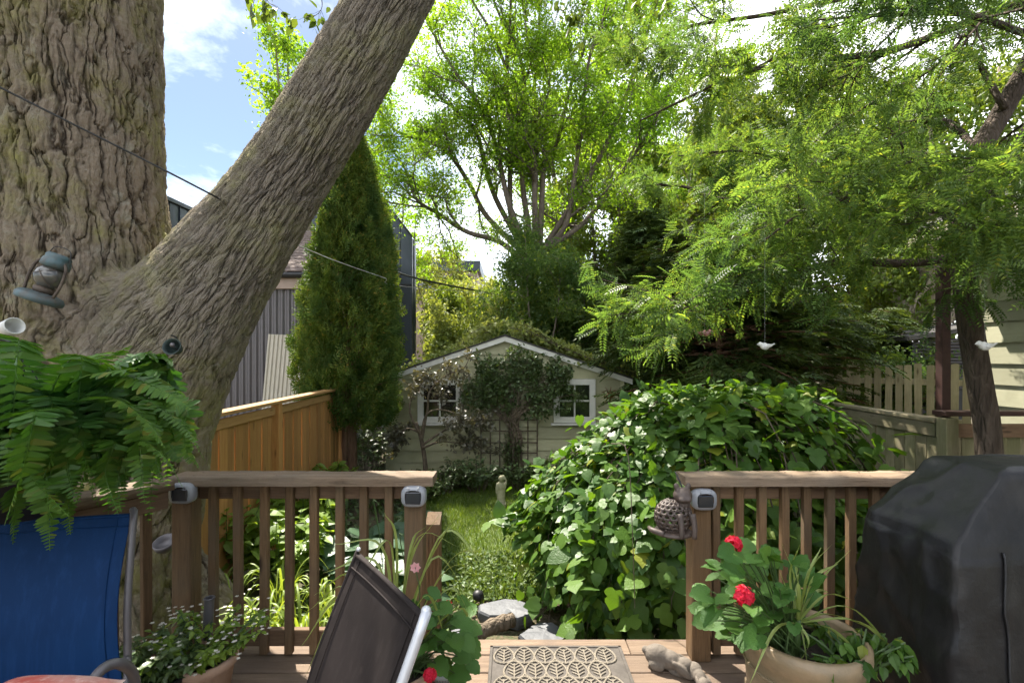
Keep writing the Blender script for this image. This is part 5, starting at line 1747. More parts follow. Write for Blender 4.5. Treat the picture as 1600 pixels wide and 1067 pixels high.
for z in zz:
    x0, x1, y0, y1 = [np.interp(z, lv[:, 0], lv[:, k]) for k in (1, 2, 3, 4)]
    pts = []
    for (ax, ay, bx, by) in ((x0, y0, x1, y0), (x1, y0, x1, y1), (x1, y1, x0, y1), (x0, y1, x0, y0)):
        for k in range(nper):
            u = k / nper
            pts.append((ax + (bx - ax) * u, ay + (by - ay) * u, z))
    pts = A(pts)
    # soften corners
    for _ in range(2):
        pts = (np.roll(pts, 1, 0) + pts * 2 + np.roll(pts, -1, 0)) / 4
    cen = A([(x0 + x1) / 2, (y0 + y1) / 2, z])
    for k in range(len(pts)):
        v = Vector((pts[k][0] * 3.2, pts[k][1] * 3.2, z * 1.1))
        amp = 0.014 + 0.045 * max(0, 0.9 - z)
        dsp = amp * _noise.noise(v) + 0.009 * _noise.noise(v * 3.3) + 0.006 * _noise.noise(Vector((pts[k][0] * 9, pts[k][1] * 9, z * 14)))
        dsp += 0.016 * (1 - min(1, abs(_noise.noise(Vector((pts[k][0] * 4 + z * 2.2, pts[k][1] * 4, z * 1.6))) * 2.5))) ** 3 + 0.009 * (1 - min(1, abs(_noise.noise(Vector((pts[k][0] * 6 - z * 5, pts[k][1] * 6, z * 3.0 + 5))) * 3))) ** 3
        o_ = unit(pts[k] - cen) * A([1, 1, 0])
        pts[k] += o_ * dsp + A([0, 0, -0.012 * abs(_noise.noise(v * 1.7)) if z > 0.9 else 0])
    rings.append(np.vstack([pts, pts[:1]]))
V = A(rings)
topc = V[-1, :-1].mean(0)
m = MB().grid(V)
tgrid = [V[-1] * (1 - a) + topc * a + A([0, 0, 0.004 * math.sin(a * 3)]) for a in (0.0, 0.35, 0.7, 0.98)]
m.grid(A(tgrid))
m.build('cover', M['cover'], gr, True)
seam = MB()
ic = nper * 3 + nper - 2
sp = [rings[k][4] + A([0.015, -0.004, 0]) for k in range(0, 44, 2)]
seam.tube(spline(sp, 30), 0.004, 6)
seam.build('seam', M['black_metal'], gr, True)
for lev in (1, 2):
    MB().tube(rings[lev], 0.004, 5, False).build('hem', M['cover'], gr, True)

# ------------------------------------------------------------------ door mat
mt = thing('door_mat', 'beige doormat with raised leaf pattern and dark border at the deck opening', 'doormat', (0.235, 2.25, 0.0))
x0, x1, y0, y1 = -0.115, 0.575, 1.75, 2.575
MB().box(((x0 + x1) / 2, (y0 + y1) / 2, 0.008), (x1 - x0, y1 - y0, 0.008), None, 0.002).build('backing', M['mat_dark'], mt)
MB().box(((x0 + x1) / 2, (y0 + y1) / 2, 0.0125), (x1 - x0 - 0.04, y1 - y0 - 0.04, 0.002), None, 0.0005).build('ground_weave', M['mat_dark'], mt)
for a, b in (((x0, y1 - 0.008), (x1, y1 - 0.008)), ((x0, y0 + 0.008), (x1, y0 + 0.008)), ((x0 + 0.008, y0), (x0 + 0.008, y1)), ((x1 - 0.008, y0), (x1 - 0.008, y1))):
    MB().bar((a[0], a[1], 0.013), (b[0], b[1], 0.013), 0.016, 0.008, 0.002).build('border', M['mat_dark'], mt)
lm = MB()
th_ = np.linspace(0, 2 * np.pi, 25)
hx, hy = 0.050, 0.066
wob = lambda t_: (hx * np.sin(t_) * (1 - 0.25 * np.cos(t_)), hy * np.cos(t_) * (1 + 0.0 * t_))
ox, oy = wob(th_)
ring = np.stack([ox, oy, np.full_like(ox, 0.0)], 1)
lm.tube(ring, 0.0062, 5, False)
lm.tube([(0, -hy * 1.1, 0), (0, hy * 0.7, 0)], 0.0045, 5, False)
for k in range(4):
    yy = -hy * 0.6 + k * 0.024
    for s_ in (-1, 1):
        lm.tube([(0, yy, 0), (s_ * (0.034 - 0.005 * abs(k - 1)), yy + 0.022, 0)], 0.0045, 5, False)
lmm = lm.mesh('leaf_motif', M['mat_fibre'], True)
for r_ in range(6):
    for c_ in range(7):
        xx = x0 + 0.075 + c_ * 0.103 + (0.0515 if r_ % 2 else 0)
        if xx > x1 - 0.06:
            continue
        yy = y1 - 0.085 - r_ * 0.13 * 0.9
        if yy < y0 + 0.08:
            continue
        link('leaf_motif', lmm, mt, (xx, yy, 0.0155), (0, 0, random.uniform(-0.03, 0.03)))

# ------------------------------------------------------------------ stone rabbits, jar, cat lantern
def skin_ball(name, mat, parent, blobs, res=0.006):
    """one continuous surface from overlapping ellipsoids"""
    m = MB()
    for c_, r_, ro in blobs:
        m.ball(c_, r_, ro, 18, 12)
    tmp = link('tmp', m.mesh('tmp', mat))
    rm = tmp.modifiers.new('r', 'REMESH')
    rm.mode = 'VOXEL'
    rm.voxel_size = res
    s2 = tmp.modifiers.new('s', 'SMOOTH')
    s2.iterations = 5
    s2.factor = 0.5
    dg_ = bpy.context.evaluated_depsgraph_get()
    me_ = bpy.data.meshes.new_from_object(tmp.evaluated_get(dg_))
    bpy.data.objects.remove(tmp)
    me_.materials.clear()
    me_.materials.append(mat)
    me_.polygons.foreach_set('use_smooth', np.ones(len(me_.polygons), bool))
    if parent:
        me_.transform(Matrix.Translation(Vector([float(-x) for x in ploc(parent)])))
    me_.name = name
    return link(name, me_, parent)


def rabbit(label, base, s, yaw_):
    b = A(base, float)
    root = thing('stone_rabbit', label, 'statue', b, 'stone rabbits by the right post')
    rz = rotm(0, 0, yaw_)
    L = lambda x, y, z: b + (A([x, y, z]) * s) @ rz.T
    blobs = [(L(-0.06, 0, 0.06), A([0.075, 0.058, 0.062]) * s, rz), (L(0.0, 0, 0.055), A([0.07, 0.05, 0.052]) * s, rz), (L(0.085, -0.005, 0.05), A([0.05, 0.042, 0.042]) * s, rz), (L(0.13, -0.008, 0.035), A([0.028, 0.026, 0.024]) * s, rz),
             (L(0.075, 0.045, 0.045), A([0.06, 0.012, 0.026]) * s, rz @ rotm(0, 0.5, 0.1)), (L(0.075, -0.05, 0.045), A([0.06, 0.012, 0.026]) * s, rz @ rotm(0, 0.5, -0.1)),
             (L(-0.06, 0.05, 0.03), A([0.045, 0.02, 0.03]) * s, rz), (L(-0.06, -0.05, 0.03), A([0.045, 0.02, 0.03]) * s, rz), (L(-0.13, 0, 0.075), A([0.022, 0.022, 0.022]) * s, rz),
             (L(0.05, -0.035, 0.012), A([0.045, 0.014, 0.013]) * s, rz), (L(0.05, 0.035, 0.012), A([0.045, 0.014, 0.013]) * s, rz)]
    skin_ball('body', M['concrete'], root, blobs, 0.005 * s)


rabbit('larger lop eared stone rabbit lying at the foot of the right post', (0.775, 2.40, 0), 0.88, R(-28))
rabbit('smaller stone rabbit in front of the larger one near the flower bowl', (0.885, 2.30, 0), 0.6, R(-80))

c = P(692, 1062, 2.32)
c[2] = 0.001
M['clear_glass'], t_ = new_mat('clear_jar_glass')
gb = nd(t_, 'BsdfGlass', Color=(0.93, 0.95, 0.94), Roughness=0.02, IOR=1.45)
tb = nd(t_, 'BsdfTransparent', Color=(0.9, 0.92, 0.91))
finish(t_, nd(t_, 'MixShader', Fac=0.55, _1=gb.outputs[0], _2=tb.outputs[0]).outputs[0])
jr = thing('glass_jar', 'small clear glass bowl with a white flower ornament beside the brown chair', 'jar', c)
MB().lathe([(0.0, 0.0), (0.045, 0.002), (0.06, 0.03), (0.068, 0.09), (0.075, 0.105), (0.071, 0.106), (0.064, 0.09), (0.056, 0.032), (0.042, 0.007), (0.0, 0.006)], c, 30).build('bowl', M['clear_glass'], jr, True)
MB().lathe([(0.0, 0.008), (0.044, 0.009), (0.057, 0.034), (0.06, 0.052), (0.0, 0.053)], c, 24).build('candle', M['white_enamel'], jr, True)
q = np.random.default_rng(91)
oc = c + A([0.0, 0.03, 0.15])
for k in range(7):
    a = k * 0.9
    o = MB().scatter(T_OVAL[0], T_OVAL[1], [oc + q.normal(0, 0.01, 3)], [A([math.cos(a), math.sin(a) * 0.5, 0.35 + 0.4 * math.sin(2 * a)])], [A([0, -1, 0.5])], [0.075])
    o.build('petal', M['white_petal'], jr, True)
MB().tube([c + A([0.0, 0.03, 0.02]), oc], 0.003, 5).build('stalk', M['wire'], jr)

# pierced ceramic cat hanging on the rail end
c = P(1052, 806, 2.36)
cat = thing('ceramic_cat', 'brown pierced ceramic cat lantern hanging at the left end of the right railing', 'lantern', c)
sc_ = 2.36 / F
m = MB()
body_c = c + A([0.0, 0, 0.0])
# body shell with round holes: build a grid on an ellipsoid and leave cells out, rims kept thick
nth, nph = 9, 16
shell_ = MB()
def ell(th, ph, k=1.0):
    return body_c + A([0.092 * math.sin(th) * math.cos(ph), 0.07 * math.sin(th) * math.sin(ph), 0.088 * math.cos(th)]) * k
for i in range(nth):
    for j in range(nph):
        th0, th1 = 0.25 + i * 0.265, 0.25 + (i + 1) * 0.265
        sh = 0.5 * (i % 2)
        ph0, ph1 = (j + sh) * 2 * np.pi / nph, (j + 1 + sh) * 2 * np.pi / nph
        tm, pm = (th0 + th1) / 2, (ph0 + ph1) / 2
        outer, inner, inner2 = [], [], []
        for k in range(12):
            a = k * 2 * np.pi / 12
            ca_, sa_ = math.cos(a), math.sin(a)
            mxx = max(abs(ca_), abs(sa_))
            outer.append(ell(tm + (th1 - th0) / 2 * ca_ / mxx, pm + (ph1 - ph0) / 2 * sa_ / mxx))
            inner.append(ell(tm + (th1 - th0) * 0.33 * ca_, pm + (ph1 - ph0) * 0.33 * sa_, 1.0))
            inner2.append(ell(tm + (th1 - th0) * 0.30 * ca_, pm + (ph1 - ph0) * 0.30 * sa_, 0.9))
        V = A([outer + outer[:1], inner + inner[:1], inner2 + inner2[:1]])
        shell_.grid(V)
shell_.build('pierced_body', M['ceramic'], cat, True)
hc = c + A([0.042, -0.01, 0.102])
skin_ball('head', M['ceramic'], cat, [(hc, A([0.046, 0.042, 0.04]), None), (hc + A([-0.012, -0.035, -0.01]), A([0.02, 0.016, 0.015]), None), (hc + A([0.012, -0.035, -0.01]), A([0.02, 0.016, 0.015]), None), (hc + A([-0.03, 0, 0.042]), A([0.014, 0.01, 0.02]), rotm(0, -0.3, 0)), (hc + A([0.026, 0, 0.044]), A([0.014, 0.01, 0.02]), rotm(0, 0.3, 0)), (hc + A([0, 0, -0.04]), A([0.036, 0.034, 0.03]), None)], 0.0045)
MB().lathe([(0.0, -0.088), (0.06, -0.09), (0.088, -0.08), (0.09, -0.07), (0.07, -0.066), (0.0, -0.07)], c, 28).build('base', M['ceramic'], cat, True)
MB().tube(spline([c + A([-0.06, -0.05, -0.07]), c + A([-0.105, -0.02, -0.062]), c + A([-0.108, 0.03, -0.066])], 10), np.linspace(0.016, 0.01, 10), 8).build('tail', M['ceramic'], cat, True)
for sx in (0.01, 0.07):
    MB().tube(spline([c + A([sx, -0.06, 0.03]), c + A([sx + 0.004, -0.078, -0.03]), c + A([sx, -0.085, -0.08])], 8), np.linspace(0.016, 0.012, 8), 8).build('leg', M['ceramic'], cat, True)
ch_ = [c + A([0.042, 0, 0.14]), c + A([0.04, 0.02, 0.16]), c + A([0.03, 0.06, 0.2])]
MB().tube(spline(ch_, 8), 0.004, 6).build('hook', M['black_metal'], cat, True)

# garden statue
c = P(783, 792, 7.05)
c[2] = G
st2 = thing('garden_statue', 'small pale stone figure standing on the lawn edge before the shed', 'statue', c)
MB().box(c + A([0, 0, 0.03]), (0.14, 0.14, 0.06), None, 0.01).build('plinth', M['mossy'], st2)
skin_ball('figure', M['mossy'], st2, [(c + A([0, 0, 0.16]), A([0.062, 0.055, 0.13]), None), (c + A([0, 0, 0.29]), A([0.068, 0.05, 0.08]), None), (c + A([0.0, -0.01, 0.405]), A([0.04, 0.042, 0.05]), None), (c + A([-0.062, -0.01, 0.26]), A([0.02, 0.025, 0.09]), None), (c + A([0.062, -0.01, 0.30]), A([0.02, 0.025, 0.1]), rotm(0, 0.2, 0)), (c + A([0.05, -0.02, 0.42]), A([0.018, 0.02, 0.05]), rotm(0, -0.5, 0)), (c + A([0, 0, 0.07]), A([0.07, 0.06, 0.04]), None)], 0.011)

# hanging birds
def bird(px, py, Y, L, yaw_, mat, label):
    c = P(px, py, Y)
    root = thing('hanging_bird', label, 'ornament', c, 'birds hung from the locust boughs')
    rz = rotm(0, 0, yaw_)
    D = lambda x, y, z: c + (A([x, y, z]) * L) @ rz.T
    skin_ball('body', M[mat], root, [(D(-0.05, 0, 0), A([0.24, 0.14, 0.17]) * L, rz @ rotm(0, 0.2, 0)), (D(-0.27, 0, 0.1), A([0.12, 0.1, 0.11]) * L, rz), (D(0.22, 0, 0.02), A([0.17, 0.08, 0.08]) * L, rz @ rotm(0, -0.25, 0)), (D(0.4, 0, 0.09), A([0.15, 0.05, 0.04]) * L, rz @ rotm(0, -0.35, 0))], L * 0.03)
    MB().tube([D(-0.37, 0, 0.1), D(-0.44, 0, 0.08)], [0.035 * L, 0.004], 6).build('beak', M[mat], root, True)
    for s_ in (-1, 1):
        MB().ball(D(0.03, s_ * 0.13, 0.02), A([0.17, 0.025, 0.09]) * L, rz @ rotm(0, -0.2, 0)).build('wing', M[mat], root, True)
    MB().tube([D(-0.03, 0, 0.15), D(-0.03, 0, 0.15) + A([0, 0, 1.15])], 0.0006, 4).build('thread', M['wire_light'], root)


bird(1540, 541, 3.4, 0.185, 0.1, 'bird_white', 'white glass bird hanging in front of the locust trunk')
bird(1196, 541, 3.6, 0.16, 0.2, 'bird_white', 'white glass bird hanging in front of the dark hemlock')
bird(1100, 521, 3.8, 0.15, math.pi - 0.3, 'bird_pink', 'dull pink bird hanging left of the white one among locust leaves')
# ------------------------------------------------------------------ garden plants
def clump(name, label, base, n_st, h, spread, Tm, size, mat, per, seed, group=None, cat='plant', down=0.3, stem_mat='stem', t0=0.25, flowers=None):
    """leafy stems rising from one crown"""
    q = np.random.default_rng(seed)
    root = thing(name, label, cat, base, group)
    b = A(base, float)
    w_, lf = MB(), MB()
    pos, dr, nm, tips = [], [], [], []
    for k in range(n_st):
        a = q.uniform(0, 2 * np.pi)
        rr = spread * math.sqrt(q.random())
        hh = h * q.uniform(0.65, 1.1) * (1 - 0.3 * rr / spread)
        e = b + A([math.cos(a) * rr, math.sin(a) * rr, hh])
        p = spline([b + A([math.cos(a) * rr * 0.3, math.sin(a) * rr * 0.3, 0]), b + A([math.cos(a) * rr * 0.6, math.sin(a) * rr * 0.6, hh * 0.6]), e], 8)
        w_.tube(p, np.linspace(0.006, 0.003, 8), 4, False)
        us = t0 + (1 - t0) * q.random(per) ** 0.7
        f = us * 7
        j = np.minimum(6, f.astype(int))
        pos.append(p[j] + (p[j + 1] - p[j]) * (f - j)[:, None])
        an = q.uniform(0, 2 * np.pi, per)
        dr.append(np.stack([np.cos(an), np.sin(an), q.normal(0.15 - down, 0.3, per)], 1))
        nm.append(q.normal(0, 0.35, (per, 3)) + A([0, 0, 1]))
        tips.append(e)
    w_.build('stems', M[stem_mat], root)
    pos, dr, nm = map(np.vstack, (pos, dr, nm))
    lf.scatter(Tm[0], Tm[1], pos, dr, nm, size * q.uniform(0.6, 1.15, len(pos)))
    lf.build('foliage', M[mat], root)
    if flowers:
        fm, fs, fn_ = flowers
        fl = MB()
        for e in tips:
            for _ in range(fn_):
                c_ = e + q.normal(0, fs * 2.2, 3)
                a = np.arange(5) * 2 * np.pi / 5
                fl.scatter(T_DIAMOND[0] * A([1, 1.5, 1]), T_DIAMOND[1], np.repeat(c_[None], 5, 0), np.stack([np.cos(a), np.sin(a), np.full(5, 0.35)], 1), A([0, 0, 1.0]) + q.normal(0, 0.2, (5, 3)), fs)
        fl.build('blossom', M[fm], root)
    return root


hosta_me = MB().add(*T_HOSTA).mesh('leaf', M['lf_hosta'], True)


def hosta(label, base, R_, n, seed):
    q = np.random.default_rng(seed)
    root = thing('hosta', label, 'plant', base, 'hostas behind the left railing')
    b = A(base, float)
    for k in range(n):
        a = k * 2.4 + q.normal(0, 0.2)
        rr = R_ * math.sqrt((k + 0.5) / n) * 0.6
        L = q.uniform(0.2, 0.32) * (0.75 + 0.25 * R_ / 0.45)
        d = A([math.cos(a), math.sin(a), 0])
        h = 0.42 * (1 - 0.6 * rr / R_) * q.uniform(0.85, 1.1)
        tip = b + d * rr + A([0, 0, h])
        MB().tube(spline([b + d * 0.03, b + d * rr * 0.5 + A([0, 0, h * 0.7]), tip], 6), np.linspace(0.008, 0.005, 6), 5).build('stalk', M['stem'], root)
        dd = unit(d + A([0, 0, q.uniform(-0.35, 0.25)]))
        link('leaf', hosta_me, root, tip, frame_rot(dd, A([0, 0, 1.0]) + d * 0.4 + q.normal(0, 0.12, 3)), (L, L * 1.15, L))
    for k in range(2):
        e = b + A([q.normal(0, 0.15), q.normal(0, 0.15), q.uniform(0.75, 0.95)])
        MB().tube(spline([b, (b + e) / 2 + A([0.02, 0, 0]), e, e + A([0.05, 0, -0.03])], 8), 0.004, 5).build('flower_stalk', M['stem'], root)
    return root


hosta('large blue green hosta nearest the stair newel post', P(600, 905, 4.6) * A([1, 1, 0]) + A([0, 0, G]), 0.5, 24, 101)
hosta('blue green hosta behind the middle of the left railing', P(535, 880, 4.9) * A([1, 1, 0]) + A([0, 0, G]), 0.5, 22, 102)
hosta('far blue green hosta close to the lawn edge', P(632, 860, 5.5) * A([1, 1, 0]) + A([0, 0, G]), 0.45, 20, 103)
hosta('smaller hosta in the shade beside the stair newel', P(640, 930, 4.0) * A([1, 1, 0]) + A([0, 0, G]), 0.35, 14, 104)

for i, (px, Y, h, sp, lab) in enumerate((
        (352, 4.6, 0.85, 0.38, 'tall bright leafy perennial beside the corner post'),
        (395, 5.2, 0.85, 0.42, 'bright leafy perennial in front of the cedar fence boards'),
        (440, 4.5, 0.75, 0.4, 'sunlit leafy perennial seen through the left railing'),
        (478, 5.6, 0.8, 0.42, 'leafy perennial behind the sunlit one, below the fence end'),
        (420, 6.3, 0.8, 0.45, 'far leafy perennial at the foot of the cedar fence'),
        (520, 6.8, 0.7, 0.45, 'dark leafy perennial below the columnar cedar'))):
    b = P(px, 800, Y)
    clump('leafy_perennial', lab, A([b[0], Y, G]), 36, h * 1.08, sp, T_OVAL, 0.15, 'lf_bright', 12, 110 + i, 'perennials behind the left railing', flowers=None)


def blades(root_name, label, base, n, L, seed, mat, up=0.9, w_=1.0, arch=1.0, group=None, asparts=False, name='blade', cat='plant', az=None):
    q = np.random.default_rng(seed)
    root = thing(root_name, label, cat, base, group)
    b = A(base, float)
    allm = MB()
    for k in range(n):
        a = q.uniform(0, 2 * np.pi) if az is None else q.uniform(*az)
        l = L * q.uniform(0.6, 1.1)
        d = A([math.cos(a), math.sin(a), 0])
        u = up * q.uniform(0.5, 1.15)
        r_ = l * q.uniform(0.35, 0.75) * arch
        o = b + d * 0.02 + q.normal(0, 0.015, 3) * A([1, 1, 0])
        p = spline([o, o + d * r_ * 0.35 + A([0, 0, l * u * 0.6]), o + d * r_ * 0.8 + A([0, 0, l * u * 0.75]), o + d * r_ * 1.25 + A([0, 0, l * u * 0.45 * q.uniform(0.6, 1.3)])], 12)
        tg = unit(np.gradient(p, axis=0))
        sd = unit(np.cross(tg, A([0, 0, 1.0])))
        hw_ = 0.008 * w_ * np.interp(np.linspace(0, 1, 12), [0, 0.3, 0.7, 1], [0.8, 1, 0.7, 0.05])[:, None]
        upv = np.cross(sd, tg)
        V = np.stack([p - sd * hw_ + upv * hw_ * 0.5, p, p + sd * hw_ + upv * hw_ * 0.5], 1)
        if asparts:
            MB().grid(V).build(name, M[mat], root, True)
        else:
            allm.grid(V)
    if not asparts:
        allm.build('blades', M[mat], root, True)
    return root


for i, (px, Y, n, L, lab) in enumerate((
        (362, 3.3, 46, 0.5, 'bright daylily clump nearest the deck beside the corner post'),
        (415, 3.5, 50, 0.52, 'bright daylily clump behind the left railing middle'),
        (470, 3.4, 46, 0.5, 'bright daylily clump left of the brown chair back'),
        (440, 4.0, 46, 0.5, 'daylily clump in the second row below the perennials'),
        (520, 3.8, 40, 0.5, 'daylily clump behind the brown chair back'),
        (335, 4.0, 40, 0.45, 'daylily clump close to the big trunk foot'),
        (565, 3.4, 36, 0.45, 'daylily clump in front of the large hosta'))):
    b = P(px, 900, Y)
    blades('daylily', lab, A([b[0], Y, G]), n, L, 130 + i, 'lf_lily', 1.1, 1.3, 1.0, 'daylilies along the deck')

# shrubs along the shed
for i, (px, Y, h, sp, Tm, sz, mat, lab) in enumerate((
        (712, 8.0, 0.55, 0.4, T_OVAL, 0.08, 'lf_dkshrub', 'low dark shrub below the left shed window'),
        (745, 7.8, 0.6, 0.42, T_OVAL, 0.09, 'lf_dkshrub', 'rounded green shrub left of the garden statue'),
        (690, 7.6, 0.45, 0.4, T_OVAL, 0.07, 'lf_dkshrub', 'small dark shrub near the crab apple foot'),
        (815, 7.9, 0.5, 0.4, T_OVAL, 0.09, 'lf_dkshrub', 'low green shrub right of the garden statue'),
        (850, 7.8, 0.6, 0.45, T_OVAL, 0.1, 'lf_cover', 'green shrub between the statue and the mulberry'),
        (655, 7.3, 0.4, 0.4, T_OVAL, 0.07, 'lf_cover', 'low green plant under the crab apple left side'),
        (610, 7.0, 0.5, 0.4, T_OVAL, 0.09, 'lf_dkshrub', 'dark plant below the cedar beside the shed corner'),
        (572, 8.7, 1.0, 0.5, T_OVAL, 0.1, 'lf_dkshrub', 'shaded bush behind the cedar foot beside the fence end'),
        (592, 9.3, 1.0, 0.45, T_OVAL, 0.1, 'lf_dkshrub', 'tall shaded bush in the gap left of the shed corner'),
        (925, 8.2, 0.7, 0.5, T_OVAL, 0.1, 'lf_dkshrub', 'green shrub below the right shed window'))):
    b = P(px, 800, Y)
    clump('garden_shrub', lab, A([b[0], Y, G]), 30, h, sp, Tm, sz, mat, 16, 150 + i, 'shrubs along the shed front', 'shrub', 0.2, 'twig')

# climbing shrub on the trellis
q = np.random.default_rng(170)
cl = thing('climbing_shrub', 'dense climbing shrub covering the trellis in the middle of the shed wall', 'shrub', A([P(798, 0, 8.8)[0], 8.8, G]))
T = Tree(171)
b = A([P(798, 0, 8.8)[0], 8.8, G])
for k in range(7):
    T.limb([b + A([q.normal(0, 0.08), 0, 0]), b + A([q.normal(0, 0.1), 0, 0.7]), b + A([q.normal(0, 0.2), -0.05, 1.2])], 0.03, 0.012, 6)
for k in range(17):
    a = -0.15 + 3.45 * k / 16
    e = P(812 + 84 * math.cos(a) * q.uniform(0.75, 1.1), 608 - 58 * math.sin(a) * q.uniform(0.75, 1.1), 8.72)
    p, rr = T.limb([b + A([q.normal(0, 0.06), -0.03, 1.0]), (b + A([0, -0.08, 1.2]) + e) / 2, e], 0.016, 0.004, 5)
    T.grow(p, rr, 8, 0.40, 1, 0.25, 1.0, 0.1, 0.9, 6, 3, 0.3)
T.wood.build('stems', M['bark_dark'], cl, True)
ys = lambda p: p[:, 1] < 8.92
T.leaves(T_OVAL, 0.072, 0.4, 0.04, 0.8, 0.9, ys).build('foliage', M['lf_dkshrub'], cl)
print('climber', len(T.tips))
# lower ivy around the trunk of it
clump('ivy_plant', 'ivy growing up the foot of the climbing shrub', b + A([0.02, -0.08, 0]), 26, 0.9, 0.22, T_OVAL, 0.07, 'lf_dkshrub', 14, 172, None, 'plant', 0.5, 'twig')

# crab apple in front of the left window
T = Tree(180)
b = A([P(662, 0, 8.2)[0], 8.2, G])
ca_ = thing('crab_apple', 'small dark crooked crab apple with bronze leaves before the left shed window', 'tree', b)
p, rr = T.limb([b + A([0, 0, -0.05]), b + A([0.03, 0, 0.3]), P(659, 690, 8.2), P(650, 660, 8.2)], 0.045, 0.03, 8)
for ctrl in ([(659, 690), (668, 640), (672, 610), (700, 585), (725, 575), (738, 545)], [(656, 680), (640, 640), (650, 610), (668, 590)], [(660, 695), (690, 675), (720, 660), (755, 655)], [(655, 675), (635, 670), (615, 690)], [(660, 700), (690, 690), (735, 695), (770, 700)], [(658, 690), (665, 650), (690, 640), (730, 655), (760, 675)]):
    p, rr = T.limb([P(x, y, 8.2 + T.q.normal(0, 0.08)) for x, y in ctrl], 0.022, 0.005, 6)
    T.grow(p, rr, 9, 0.36, 1, 0.35, 1.0, 0.05, 0.9, 5, 3, 0.3)
T.wood.build('trunk', M['bark_dark'], ca_, True)
T.leaves(T_OVAL, 0.075, 0.3, 0.03, 0.9).build('crown', M['lf_bronze'], ca_)
print('crab', len(T.tips))

# vine over the shed roof
q = np.random.default_rng(190)
rv = thing('roof_vine', 'pale leafy vine sprawling over the shed roof peak and right slope', 'vine', (SXC, SY + 0.4, PZ))
pos = []
w_ = MB()
for k in range(60):
    s_ = q.choice([-1, 1, 1, 1])
    u0 = q.uniform(0.0, 0.25) if s_ < 0 else q.uniform(0.0, 0.3)
    u1 = q.uniform(0.2, 0.55) if s_ < 0 else q.uniform(0.5, 1.08)
    y_ = SY + q.uniform(-0.05, 1.4)
    f = np.linspace(u0, u1, 12)
    hump = 0.06 + (0.3 if s_ < 0 else 0.22) * np.exp(-((f - 0.12) / 0.25) ** 2) * q.random() + 0.05 * q.random()
    p = np.stack([SXC + s_ * f * (SHW + 0.14), y_ + np.cumsum(q.normal(0, 0.04, 12)), PZ + 0.08 - f * (PZ - EZ + 0.05) + hump], 1)
    w_.tube(p, 0.006, 4, False)
    for _ in range(7):
        pos.append(p + q.normal(0, 0.055, p.shape))
pos = np.vstack(pos)
for k in range(40):
    x = q.uniform(-2.2, -0.4)
    pos = np.vstack([pos, A([SXC + x, SY + q.uniform(0.1, 1.2), PZ + 0.1 - abs(x) / (SHW + 0.14) * 0.78]) + q.normal(0, 0.05, (16, 3))])
w_.build('stems', M['twig'], rv)
n = len(pos)
o = MB().scatter(T_OVAL[0], T_OVAL[1], pos, rand_dirs(n, -0.2, q), unit(q.normal(0, 0.6, (n, 3)) + A([0, -0.3, 1])), 0.085 * q.uniform(0.6, 1.2, n))
o.build('foliage', M['lf_farpale'], rv)

# ------------------------------------------------------------------ grass and ground cover
q = np.random.default_rng(200)
n = 52000
gx, gy = q.uniform(-1.45, 1.7, n), q.uniform(4.3, 8.4, n)
gpos = np.stack([gx, gy, np.full(n, G + 0.0)], 1)
gd = unit(q.normal(0, 0.45, (n, 3)) + A([0, 0, 1.0]))
TG = (A([(0, 0.05, 0), (0, -0.05, 0), (0.55, -0.035, 0.03), (0.55, 0.035, 0.03), (1, 0, 0.14)]), [[0, 1, 2, 3], [3, 2, 4]])
gg = MB().scatter(TG[0], TG[1], gpos, gd, q.normal(0, 1, (n, 3)), q.uniform(0.035, 0.085, n)).build('grass', M['grass'])
stuff(gg)
tag(gg, 'short green lawn grass between the hosta bed and the mulberry', 'grass')
n = 15000
gx, gy = q.uniform(-1.9, 1.6, n), q.uniform(2.8, 5.3, n)
from mathutils import noise as _nz
kp = A([_nz.noise(Vector((x * 1.1, y * 1.1, 0.5))) > -0.28 for x, y in zip(gx, gy)]) & ~((np.abs(gx - 0.1) < 0.33) & (gy > 3.2) & (gy < 4.35) & (q.random(n) < 0.93))
gpos = np.stack([gx, gy, G + q.uniform(0.0, 0.09, n)], 1)[kp]
n = len(gpos)
gc = MB().scatter(T_OVAL[0], T_OVAL[1], gpos, rand_dirs(n, 0.3, q), unit(q.normal(0, 0.5, (n, 3)) + A([0, 0, 1])), q.uniform(0.03, 0.06, n)).build('ground_cover', M['lf_cover'])
stuff(gc)
tag(gc, 'low creeping ground cover between the steps and the lawn', 'ground cover')
n = 9000
gx, gy = q.uniform(-2.6, 4.0, n), q.uniform(5.0, 9.6, n)
kp = (gx < -1.4) | (gx > 1.6) | (gy > 8.2)
gpos = np.stack([gx, gy, G + q.uniform(0, 0.1, n)], 1)[kp]
n = len(gpos)
gc = MB().scatter(T_OVAL[0], T_OVAL[1], gpos, rand_dirs(n, 0.4, q), unit(q.normal(0, 0.5, (n, 3)) + A([0, 0, 1])), q.uniform(0.04, 0.09, n)).build('bed_cover', M['lf_dkshrub'])
stuff(gc)
tag(gc, 'dark low leaves covering the beds beside the lawn and shed', 'ground cover')

